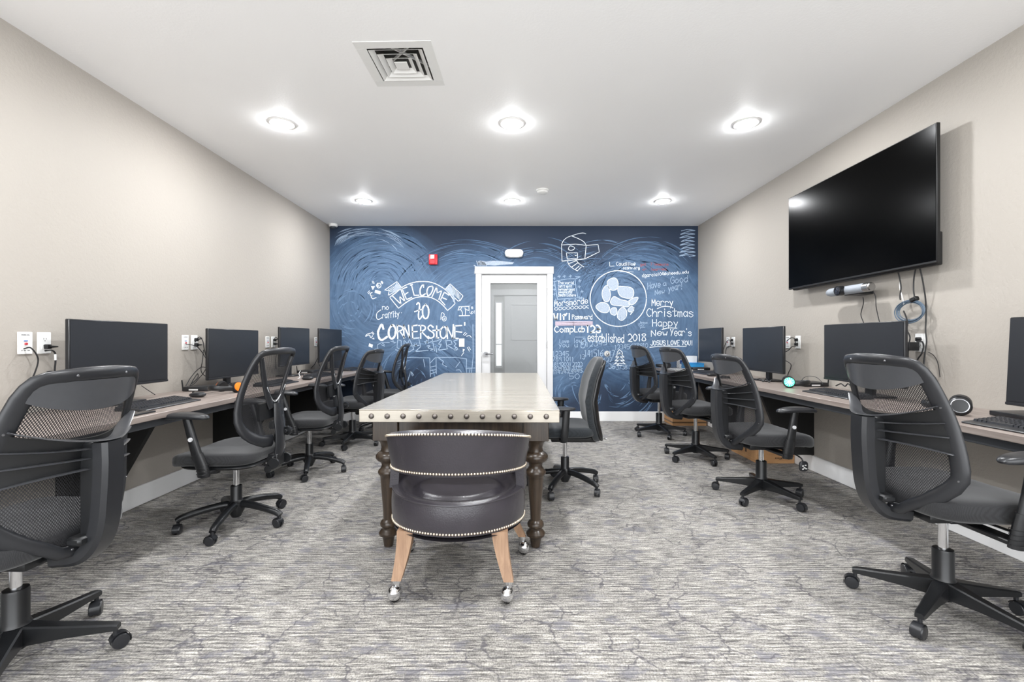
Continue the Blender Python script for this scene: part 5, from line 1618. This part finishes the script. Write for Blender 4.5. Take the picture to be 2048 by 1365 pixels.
mini_pc('flat black mini computer beside the left monitor nearest the chalkboard', -2.42, 5.42, HL, 0)
mini_pc('flat black mini computer beside the right monitor behind the green headset', 2.485, 3.8, HR_, 0, antenna=(1, 0.12))
mini_pc('flat black mini computer before the blue bin on the right-hand desk', 2.42, 5.9, HR_, 0, w=0.22, antenna=None)
mini_pc('slim dark computer lying beside the monitor at the right edge of the view', 2.5, 2.19, HR_, 0, w=0.2, d=0.2, h=0.026, antenna=None)

# ------------------------------------------------------------------ headsets
ORANGE = mat('orange_plastic', rgb(255, 122, 18), 0.35, noise=(40, 0.15))
GREENL = mat('green_lit_plastic', rgb(70, 220, 170), 0.4, noise=(40, 0.1), emit=(rgb(40, 225, 160), 0.9))
def headset(label, x, y, z, a, cup_mat, cup_r=0.042, spokes=False, ring=False):
    t = thing('headset', label, 'headset', (x, y, z), R(a), 'headsets on the wall desks')
    # headband lying on the desk, ear cups standing on their rims
    band = [(-0.085 * math.cos(k * PI / 14) , 0.05 + 0.13 * math.sin(k * PI / 14), 0.03 + 0.012 * math.sin(k * PI / 14)) for k in range(15)]
    MB().tube(band, [(0.007, 0.018)] * 15, 10, nrm=(0, 0, 1)).build('headband', BLACK, t)
    for s in (-1, 1):
        q = Matrix.Translation((s * 0.085, 0.035, cup_r)) @ Matrix.Rotation(R(s * 78), 4, 'Y')
        c = MB().lathe([(cup_r * 0.62, -0.022), (cup_r * 0.95, -0.02), (cup_r, -0.008), (cup_r * 0.98, 0.008), (cup_r * 0.8, 0.016)], 24, q).build('ear_cup', BLACK, t)
        MB().lathe([(cup_r * 0.85, 0.012), (cup_r * 0.8, 0.0195), (cup_r * 0.3, 0.021), (0.0005, 0.021)], 24, q).build('cup_plate', cup_mat, c)
        if ring:
            MB().tube([q @ Vector((cup_r * 0.72 * math.cos(a_), cup_r * 0.72 * math.sin(a_), 0.02)) for a_ in [2 * PI * i / 24 for i in range(24)]], 0.0028, 6, closed=True).build('cup_ring', mat('silver_ring', rgb(170, 172, 176), 0.25, 0.8, noise=(60, 0.2)), c)
        if spokes:
            m = MB()
            for k in range(6):
                m.box((0, 0, 0.0215), (cup_r * 1.55, 0.0035, 0.003), 0, q @ Matrix.Rotation(k * PI / 6, 4, 'Z'))
            m.build('cup_spokes', WHITEP, c)
    return t
headset('black headphones with an orange ear cup on the left-hand desk', -2.09, 3.42, HL, 158, ORANGE, 0.04)
headset('black headset with a glowing green round ear cup on the right-hand desk', 2.219, 3.72, HR_, -118, GREENL, 0.044, True)
headset('black headset with silver rings behind the nearest right chair', 2.334, 2.32, HR_, 45, BLACK, 0.046, ring=True)
headset('black headset at the far end of the right-hand desk', 2.13, 6.15, HR_, 60, BLACK2, 0.04)
ph = thing('phone', 'flat black phone before the nearest left keyboard', 'phone', (-1.935, 2.36, HL), R(90))
MB().box((0, 0, 0.0045), (0.14, 0.07, 0.008), 0.003, seg=2).build('body', BEZEL, ph)
MB().box((0, 0, 0.0088), (0.132, 0.064, 0.0006)).build('screen', mat('phone_glass', rgb(22, 22, 25), 0.08, noise=(10, 0.05)), ph)

# ------------------------------------------------------------------ things at the far end of the right-hand desk
BLUEBIN = mat('blue_bin', rgb(52, 150, 214), 0.4, noise=(12, 0.06))
bb = thing('blue_bin', 'open bright blue plastic bin on the right-hand desk by the chalkboard', 'bin', (2.44, 6.15, HR_))
m = MB()
w, d, h, tk_ = 0.235, 0.17, 0.075, 0.004
m.box((0, 0, 0.003), (w, d, 0.005))
for (x, y, sx, sy) in ((0, -d / 2, w, tk_), (0, d / 2, w, tk_), (-w / 2, 0, tk_, d), (w / 2, 0, tk_, d)):
    m.box((x, y, h / 2), (sx, sy, h), 0.001)
m.build('tub', BLUEBIN, bb)
MB().box((0, -d / 2, h), (w + 0.012, 0.012, 0.008), 0.002).box((0, d / 2, h), (w + 0.012, 0.012, 0.008), 0.002).box((-w / 2, 0, h), (0.012, d, 0.008), 0.002).box((w / 2, 0, h), (0.012, d, 0.008), 0.002).build('rim', BLUEBIN, bb)
wc = thing('white_carton', 'white carton with a pink-red panel behind the blue bin', 'carton', (2.42, 6.303, HR_))
MB().box((0, 0, 0.085), (0.24, 0.11, 0.166), 0.002).build('carton_body', WHITEP, wc)
MB().box((-0.085, -0.0556, 0.145), (0.065, 0.0016, 0.04)).build('pink_panel', mat('pink_print', rgb(226, 60, 96), 0.4, noise=(60, 0.3)), wc)
MB().box((-0.1, -0.0556, 0.085), (0.035, 0.0016, 0.05)).build('blue_panel', mat('blue_print', rgb(30, 66, 130), 0.4, noise=(60, 0.2)), wc)
pp = thing('paper_stack', 'small stack of white paper at the far end of the right-hand desk', 'paper', (2.12, 5.75, HR_))
for k in range(5):
    MB().box((random.uniform(-.008, .008), random.uniform(-.008, .008), 0.002 + k * 0.0042), (0.21, 0.28, 0.0036), 0, Matrix.Rotation(R(random.uniform(-6, 6)), 4, 'Z')).build('paper_sheet', WHITEP, pp)
cw = MB()
for k in range(4):
    cw.tube([(0.045 * math.cos(a + k) * (1 - .06 * k), 0.06 * math.sin(a + k) * (1 - .05 * k), 0.006 + 0.005 * k + 0.003 * math.sin(3 * a)) for a in [2 * PI * i / 28 for i in range(28)]], 0.003, 6, closed=True)
tag(cw.build('coiled_cable', RUBBER, None, loc=(2.13, 4.55, HR_)), 'small coil of black cable lying on the right-hand desk behind a chair', 'cable')

# ------------------------------------------------------------------ cardboard boxes on the floor
CARD = wood_mat('cardboard', rgb(186, 138, 92), rgb(208, 162, 114), (4, 4, 60), 0.8)
PRINT = mat('box_print', rgb(92, 66, 44), 0.8, noise=(80, 0.2))
TAPE = mat('box_tape', rgb(112, 84, 58), 0.35, noise=(30, 0.1))
def carton(label, x0, x1, y0, y1, h):
    t = thing('cardboard_box', label, 'box', ((x0 + x1) / 2, (y0 + y1) / 2, 0), 0, 'cardboard boxes under the right-hand desk')
    w, d = x1 - x0, y1 - y0
    MB().box((0, 0, h / 2), (w, d, h), 0.003).build('carton_body', CARD, t)
    for s in (-1, 1):
        MB().box((s * (w / 4 + 0.001), 0, h + 0.0015), (w / 2 - 0.004, d - 0.004, 0.003)).build('flap', CARD, t)
    return t, w, d
b1, w, d = carton('brown cardboard box with dark print behind the second right chair', 2.243, 2.59, 4.17, 4.66, 0.27)
m = MB()
x = 0.13
for (g, gw) in zip('LJUUULUBUUUUU', range(13)):
    pass
for k, hh in enumerate((0.02, 0.011, 0.011, 0.011, 0.011, 0.016, 0.02, 0.011, 0.011, 0.011)):
    m.box((0.12 - k * 0.0135, -d / 2 - 0.0006, 0.05 - (hh - 0.011) / 2), (0.009, 0.001, hh))
for k in range(12):
    m.box((0.03 + k * 0.006, -d / 2 - 0.0006, 0.19), (0.003, 0.001, 0.05))
m.box((0.05, -d / 2 - 0.0006, 0.095), (0.03, 0.001, 0.006))
m.build('front_print', PRINT, b1)
m = MB()
for k in range(5):
    m.box((-w / 2 - 0.0006, -0.02 + 0.0 * k, 0.21 - k * 0.022), (0.001, 0.2 - 0.03 * k, 0.006))
m.box((-w / 2 - 0.0006, -0.05, 0.08), (0.001, 0.03, 0.035))
m.build('side_print', PRINT, b1)
b2, w, d = carton('brown cardboard box with dark tape bands in the far right corner', 2.125, 2.575, 6.02, 6.35, 0.232)
m = MB()
for z in (0.12, 0.045):
    m.box((0, -d / 2 - 0.0006, z), (w, 0.001, 0.018)); m.box((-w / 2 - 0.0006, 0, z), (0.001, d, 0.018))
m.build('tape_band', TAPE, b2)
m = MB()
for (x, z, sx) in ((-0.13, 0.19, 0.05), (-0.1, 0.17, 0.04), (-0.04, 0.2, 0.02), (0.0, 0.19, 0.02), (0.05, 0.2, 0.02)):
    m.box((x, -d / 2 - 0.0007, z), (sx, 0.001, 0.014), 0, None)
m.build('front_print', PRINT, b2)

# ------------------------------------------------------------------ television and camera bar on the right wall
tv = thing('television', 'large black flat television mounted on the right wall', 'television', (XR, 3.395, 1.587))
ty = 1.438
GLOSS = mat('television_glass', rgb(2, 2, 2), 0.2, noise=(4, 0.05), spec=0.05)
MB().box((-0.1, 0, 0.413), (0.022, ty, 0.826), 0.003).build('panel_frame', DEEP, tv)
MB().box((-0.1117, 0, 0.417), (0.0016, ty - 0.014, 0.806)).build('screen', GLOSS, tv)
MB().box((-0.07, 0, 0.09), (0.04, ty - 0.05, 0.2), 0.006).box((-0.075, 0, 0.4), (0.028, ty * 0.7, 0.5), 0.008).build('rear_housing', DEEP, tv)
mb = MB()
for y in (-0.25, 0.25):
    mb.box((-0.036, y, 0.38), (0.03, 0.04, 0.42), 0.002)
mb.box((-0.012, 0, 0.38), (0.02, 0.62, 0.24), 0.002)
mb.build('wall_mount', DEEP, tv)
cbx = thing('camera_bar', 'silver conference camera bar on the wall under the television', 'camera', (2.5, 3.385, 1.503))
SILV = mat('silver_mesh_fabric', rgb(158, 164, 172), 0.5, 0.2, noise=(200, 0.12), bump=(500, 0.3))
MB().tube([(0, -0.165 + 0.33 * k / 12, 0) for k in range(13)], 0.0325, 24).sup((0, 0.165, 0), (0.0325, 0.062, 0.0325), 1, 1, 24, 12).build('speaker_bar', SILV, cbx)
MB().cyl((0, -0.165, 0), (0, -0.215, 0), 0.0325, 0.0325, 24).cyl((0, -0.2151, 0), (0, -0.224, 0), 0.029, 0.024, 24).build('end_cap', STEEL, cbx)
lh = MB().cyl((-0.02, 0.035, 0), (-0.058, 0.033, -0.003), 0.037, 0.036, 28).build('lens_housing', BLACK, cbx)
MB().lathe([(0.03, 0.0), (0.024, 0.004), (0.016, 0.002), (0.012, 0.004), (0.0005, 0.006)], 24, Matrix.Translation((-0.0581, 0.033, -0.003)) @ Matrix.Rotation(R(-90), 4, 'Y')).build('lens', mat('lens_glass', rgb(30, 32, 40), 0.03, noise=(10, 0.1), spec=0.9), lh)
MB().box((0.055, -0.03, -0.033), (0.105, 0.15, 0.012), 0.003).box((0.101, -0.03, -0.01), (0.014, 0.14, 0.06), 0.003).build('wall_bracket', BLACK, cbx)

# ------------------------------------------------------------------ wall plates
def plate(label, s, y, kind, plugs=()):
    x = XL if s > 0 else XR
    t = thing('wall_outlet', label, 'outlet', (x, y, 1.113), R(90) if s > 0 else R(-90), 'white wall plates above the desks')
    MB().box((0, -0.0035, 0), (0.072, 0.007, 0.116), 0.002).build('cover_plate', WHITEP, t)
    if kind == 'power':
        MB().box((0, -0.0075, 0), (0.034, 0.003, 0.068), 0.001).build('socket_face', WHITEP, t)
        m = MB()
        for zc in (0.019, -0.019):
            for xx in (-0.0065, 0.0065):
                m.box((xx, -0.0093, zc + 0.004), (0.002, 0.001, 0.008))
            m.cyl((0, -0.0088, zc - 0.007), (0, -0.0097, zc - 0.007), 0.0025, n=10)
        m.build('socket_slots', DEEP, t)
    else:
        m = MB().box((0, -0.008, 0.012), (0.018, 0.004, 0.004))
        m.build('data_jack', mat('jack_blue', rgb(30, 110, 200), 0.4, noise=(50, 0.05)), t)
        MB().cyl((0, -0.007, -0.004), (0, -0.014, -0.004), 0.006, n=12).build('coax_jack', mat('jack_red', rgb(190, 60, 70), 0.4, noise=(50, 0.1)), t)
        m = MB()
        for k in range(7):
            m.box((-0.018 + k * 0.006, -0.0073, 0.043), (0.004, 0.0008, random.choice((0.004, 0.006))))
            if k % 3 != 1: m.box((-0.018 + k * 0.006, -0.0073, -0.038), (0.004, 0.0008, 0.005))
        m.build('printed_code', mat('plate_print', rgb(90, 90, 92), 0.6, noise=(50, 0.1)), t)
    for (px, pz, up) in plugs:
        MB().box((px, -0.02, pz), (0.024, 0.026, 0.026), 0.005, seg=2).cyl((px, -0.026, pz), (px + 0.04, -0.036, pz + up), 0.008, 0.004, 10).build('power_plug', DEEP, t)
LP = [(2.385, 2.482, 'left of the nearest left monitor'), (3.555, 3.655, 'between the two nearest left monitors'), (4.75, 4.862, 'left of the third left monitor'), (5.92, 6.02, 'left of the monitor nearest the chalkboard')]
for i, (ya, yb, w) in enumerate(LP):
    plate('white data wall plate %s' % w, 1, ya, 'data')
    plate('white power outlet %s' % w, 1, yb, 'power', ((0.004, -0.02, 0.0),) if i == 0 else ((0.004, 0.022, 0.012), (0.004, -0.02, 0.0)))
plate('white data wall plate right of the far right monitor', -1, 5.49, 'data'); plate('white power outlet right of the far right monitor', -1, 5.36, 'power', ((0, 0.022, 0.012), (0, -0.02, 0)))
plate('white data wall plate right of the monitor behind the green headset', -1, 4.30, 'data'); plate('white power outlet right of the monitor behind the green headset', -1, 4.148, 'power', ((0, 0.022, 0.012), (0, -0.02, 0)))
plate('white power outlet with a black adapter below the coiled cable', -1, 2.905, 'power', ((0.004, 0.022, 0.0),))
ad = thing('power_adapter', 'black box power adapter plugged in below the coiled cable', 'adapter', (XR - 0.01, 2.925, 1.09))
MB().box((-0.042, 0, 0), (0.07, 0.06, 0.055), 0.004, seg=2).build('adapter_body', BLACK, ad)
MB().box((-0.082, 0.0, 0), (0.012, 0.05, 0.045), 0.003).build('adapter_end', DEEP, ad)

# ------------------------------------------------------------------ cables
def cable(label, pts, r=0.0032, m_=RUBBER, name='cable'):
    o = MB().tube(catmull(pts, 6), r, 7).build(name, m_)
    return tag(o, label, 'cable')
def wl(px, py, off=0.02):
    """point near the left wall seen at a photo pixel"""
    Y = (XL + off) * F_PX / (px - 1024); return at(px, py, Y)
def wr(px, py, off=0.02):
    Y = (XR - off) * F_PX / (px - 1024); return at(px, py, Y)
cable('black data cable drooping from the leftmost wall plate', [wl(48, 698, .01), wl(61, 696, .05), wl(73, 710, .06), wl(76, 724, .06), wl(70, 745, .06), wl(62, 762, .07), wl(52, 780, .08), wl(44, 800, .08)], 0.0035)
cable('black power cord hanging from the leftmost power outlet', [wl(90, 702, .03), wl(103, 701, .06), wl(110, 707, .06), wl(111, 722, .06), wl(110, 745, .06), wl(120, 752, .1), wl(128, 760, .12)], 0.0042)
cable('short white sleeve cable on the leftmost power cord', [wl(110.5, 709, .068), wl(111.2, 721, .068)], 0.0052, WHITEP)
cable('thin black cord curling behind the nearest left chair', [wl(112, 746, .05), wl(100, 743, .06), wl(90, 747, .07), wl(80, 757, .07), wl(70, 775, .07)], 0.003)
cable('curled black cable tail beside the nearest left monitor', [wl(118, 746, .12), wl(122, 742, .12), wl(126, 744, .12), wl(121, 747, .12), wl(130, 740, .12)], 0.003)
# second left station
cable('black power cord looping from the outlet between the two nearest left monitors', [wl(391, 684, .03), wl(396, 676, .05), wl(401, 675, .06), wl(406, 684, .07), wl(408, 696, .08), wl(411, 710, .08), wl(415, 724, .08), wl(418, 732, .08)], 0.0034)
cable('black data cable from the wall plate between the two nearest left monitors', [wl(372, 690, .02), wl(381, 690, .05), wl(394, 694, .07), wl(405, 706, .08), wl(412, 718, .1), wl(420, 734, .13)], 0.003)
cable('black monitor cord bowing down beside the orange headphones monitor', [wl(407, 700, .06), wl(405, 722, .07), wl(402, 740, .08), wl(407, 750, .1), wl(420, 757, .14)], 0.003)
cable('black cord arching up from the mini computer to the orange headphones monitor', [wl(372, 772, .16), wl(380, 758, .14), wl(392, 743, .12), wl(403, 735, .1), wl(412, 736, .12), wl(420, 742, .14)], 0.003)
cable('looped black cord standing behind the left mini computer', [wl(380, 772, .14), wl(388, 758, .12), wl(395, 748, .11), wl(396, 755, .12), wl(390, 762, .13), wl(383, 768, .14)], 0.003)
cable('thin black cord crossing behind the left mini computer', [wl(413, 736, .1), wl(406, 748, .1), wl(398, 757, .11), wl(388, 768, .14), wl(376, 775, .16)], 0.0028)
cable('tangled black cable bundle behind the orange headphones', [at(452, 772, 3.65), at(462, 768, 3.68), at(470, 772, 3.62), at(478, 767, 3.7), at(486, 770, 3.66), at(492, 767, 3.7)], 0.0045)
cable('thin black cable under the nearest left monitor', [at(283, 772, 2.95), at(296, 781, 2.85), at(310, 790, 2.75)], 0.0022)
# third and fourth left stations
cable('black power cord looping beside the third left monitor', [wl(547, 682, .03), wl(551, 675, .05), wl(555, 678, .06), wl(558, 686, .06), wl(560, 692, .07)], 0.0034)
cable('black cord dropping behind the third left monitor', [wl(549, 697, .02), wl(553, 697, .03), wl(554, 706, .03), wl(551, 720, .03), wl(552, 738, .03)], 0.0034)
cable('black cable bundle sliding down beside the left monitor nearest the chalkboard', [wl(634, 690, .02), wl(637, 700, .05), wl(636, 714, .06), wl(630, 728, .06), wl(625, 734, .06), wl(622, 737, .06)], 0.004)
cable('second black cable beside the left monitor nearest the chalkboard', [wl(640, 700, .02), wl(638, 715, .02), wl(637, 725, .02), wl(640, 733, .02)], 0.003)
cable('white earphone cord on the left-hand desk behind a Y-back chair', [at(601, 742, 4.75), at(598, 748, 4.7), at(600, 755, 4.65), at(595, 758, 4.6)], 0.003, WHITEP)
# right wall stations
cable('black power cord looping from the outlet behind the green headset monitor', [wr(1591, 686, .03), wr(1589, 678, .05), wr(1584, 676, .06), wr(1579, 678, .06), wr(1573, 683, .06)], 0.0036)
cable('black cord leaving the lower socket behind the green headset monitor', [wr(1592, 694, .03), wr(1584, 694, .06), wr(1577, 701, .08), wr(1569, 705, .12)], 0.0036)
cable('bent black cable pair beside the green headset monitor', [wr(1571, 722, .06), wr(1577, 725, .06), wr(1582, 730, .08), wr(1581, 738, .06), wr(1577, 746, .06), wr(1575, 754, .06), wr(1574, 763, .06)], 0.0034)
cable('thin grey cord arching from the green headset to the keyboard', [at(1603, 762, 3.58), at(1608, 756, 3.55), at(1618, 753, 3.5), at(1632, 755, 3.4), at(1641, 762, 3.3), at(1646, 769, 3.25)], 0.002, BLACK2)
cable('tangled cables under the television monitor', [at(1672, 772, 3.2), at(1682, 768, 3.25), at(1690, 773, 3.15), at(1696, 768, 3.2), at(1704, 774, 3.05), at(1710, 768, 3.1)], 0.004)
cable('tangled cables behind the green headset', [at(1512, 761, 4.1), at(1520, 758, 4.12), at(1526, 764, 4.08), at(1532, 758, 4.1), at(1538, 765, 4.05), at(1543, 760, 4.05)], 0.004)
cable('black power cord beside the far right monitor', [wr(1463, 686, .03), wr(1458, 680, .05), wr(1452, 686, .08), wr(1447, 700, .1), wr(1444, 712, .14)], 0.0036)
cable('short black cord at the lower socket beside the far right monitor', [wr(1463, 694, .03), wr(1457, 693, .06), wr(1452, 700, .08), wr(1452, 720, .08)], 0.0036)
# television cables
cable('black cable hanging from the television into the coil', [wr(1796, 543, .06), wr(1799, 556, .05), wr(1802, 575, .05), wr(1800, 590, .05), wr(1800, 597, .06), wr(1801, 600, .062)], 0.0042)
cable('white cable lashed to the coil under the television', [wr(1800.5, 558, .045), wr(1799.5, 574, .045), wr(1804, 593, .045), wr(1808, 609, .045)], 0.0034, WHITEP)
cable('long black cord from the coil down to the power adapter', [wr(1807, 622, .062), wr(1812, 634, .062), wr(1815, 647, .062), wr(1814, 660, .05), wr(1820, 675, .05), wr(1817, 692, .06), wr(1816, 712, .06), wr(1818, 735, .06)], 0.0042)
cable('black cord loop hanging from the right end of the television', [wr(1833, 530, .06), wr(1828, 555, .05), wr(1827, 580, .05), wr(1828.5, 592, .06), wr(1829, 597, .062)], 0.0042)
cable('black cord running from the television past the coil to the desk', [wr(1838, 530, .06), wr(1844, 555, .05), wr(1850, 590, .03), wr(1852, 612, .018), wr(1852, 640, .02), wr(1851, 660, .03), wr(1853, 684, .04), wr(1850, 705, .05), wr(1847, 735, .06)], 0.0042)
cable('thin black camera cord dropping behind the monitor', [wr(1726, 595, .06), wr(1727, 606, .06), wr(1723, 622, .06), wr(1722, 632, .06), wr(1728, 648, .07)], 0.003)
cable('second thin camera cord hanging to the right of the first', [wr(1746, 582, .06), wr(1751, 594, .05), wr(1752, 612, .05), wr(1755, 628, .05), wr(1759, 645, .06)], 0.003)
cable('black plug lead curving from the outlet over the adapter', [wr(1834, 683, .04), wr(1844, 684, .06), wr(1847, 694, .06), wr(1843, 708, .07), wr(1836, 718, .07), wr(1831, 730, .08)], 0.0044)
cable('thin grey cord beside the adapter on the right wall', [wr(1856, 704, .02), wr(1868, 712, .02), wr(1876, 728, .02), wr(1880, 755, .02)], 0.0022, BLACK2)
BLUEC = mat('slate_cable', rgb(84, 100, 116), 0.4, noise=(60, 0.15))
coil = thing('coiled_cable_bundle', 'slate grey coiled cable hanging on the wall below the television', 'cable', tuple(wr(1820.7, 623, .04)))
for k in range(6):
    a_, b_ = 0.088 + 0.0042 * k, 0.056 + 0.0035 * k
    ox = random.uniform(-.006, .006); oz = random.uniform(-.004, .004)
    MB().tube([(random.uniform(-.001, .001) - 0.004 * (k % 3), oz * 0 + a_ * math.cos(q) + ox, b_ * math.sin(q) + oz) for q in [2 * PI * i / 40 for i in range(40)]], 0.0034, 6, closed=True).build('cable_turn', BLUEC, coil)
MB().box((-0.004, -0.055, 0.06), (0.03, 0.05, 0.028), 0.006, Matrix.Rotation(R(-18), 4, 'X')).build('cable_tie', DEEP, coil)
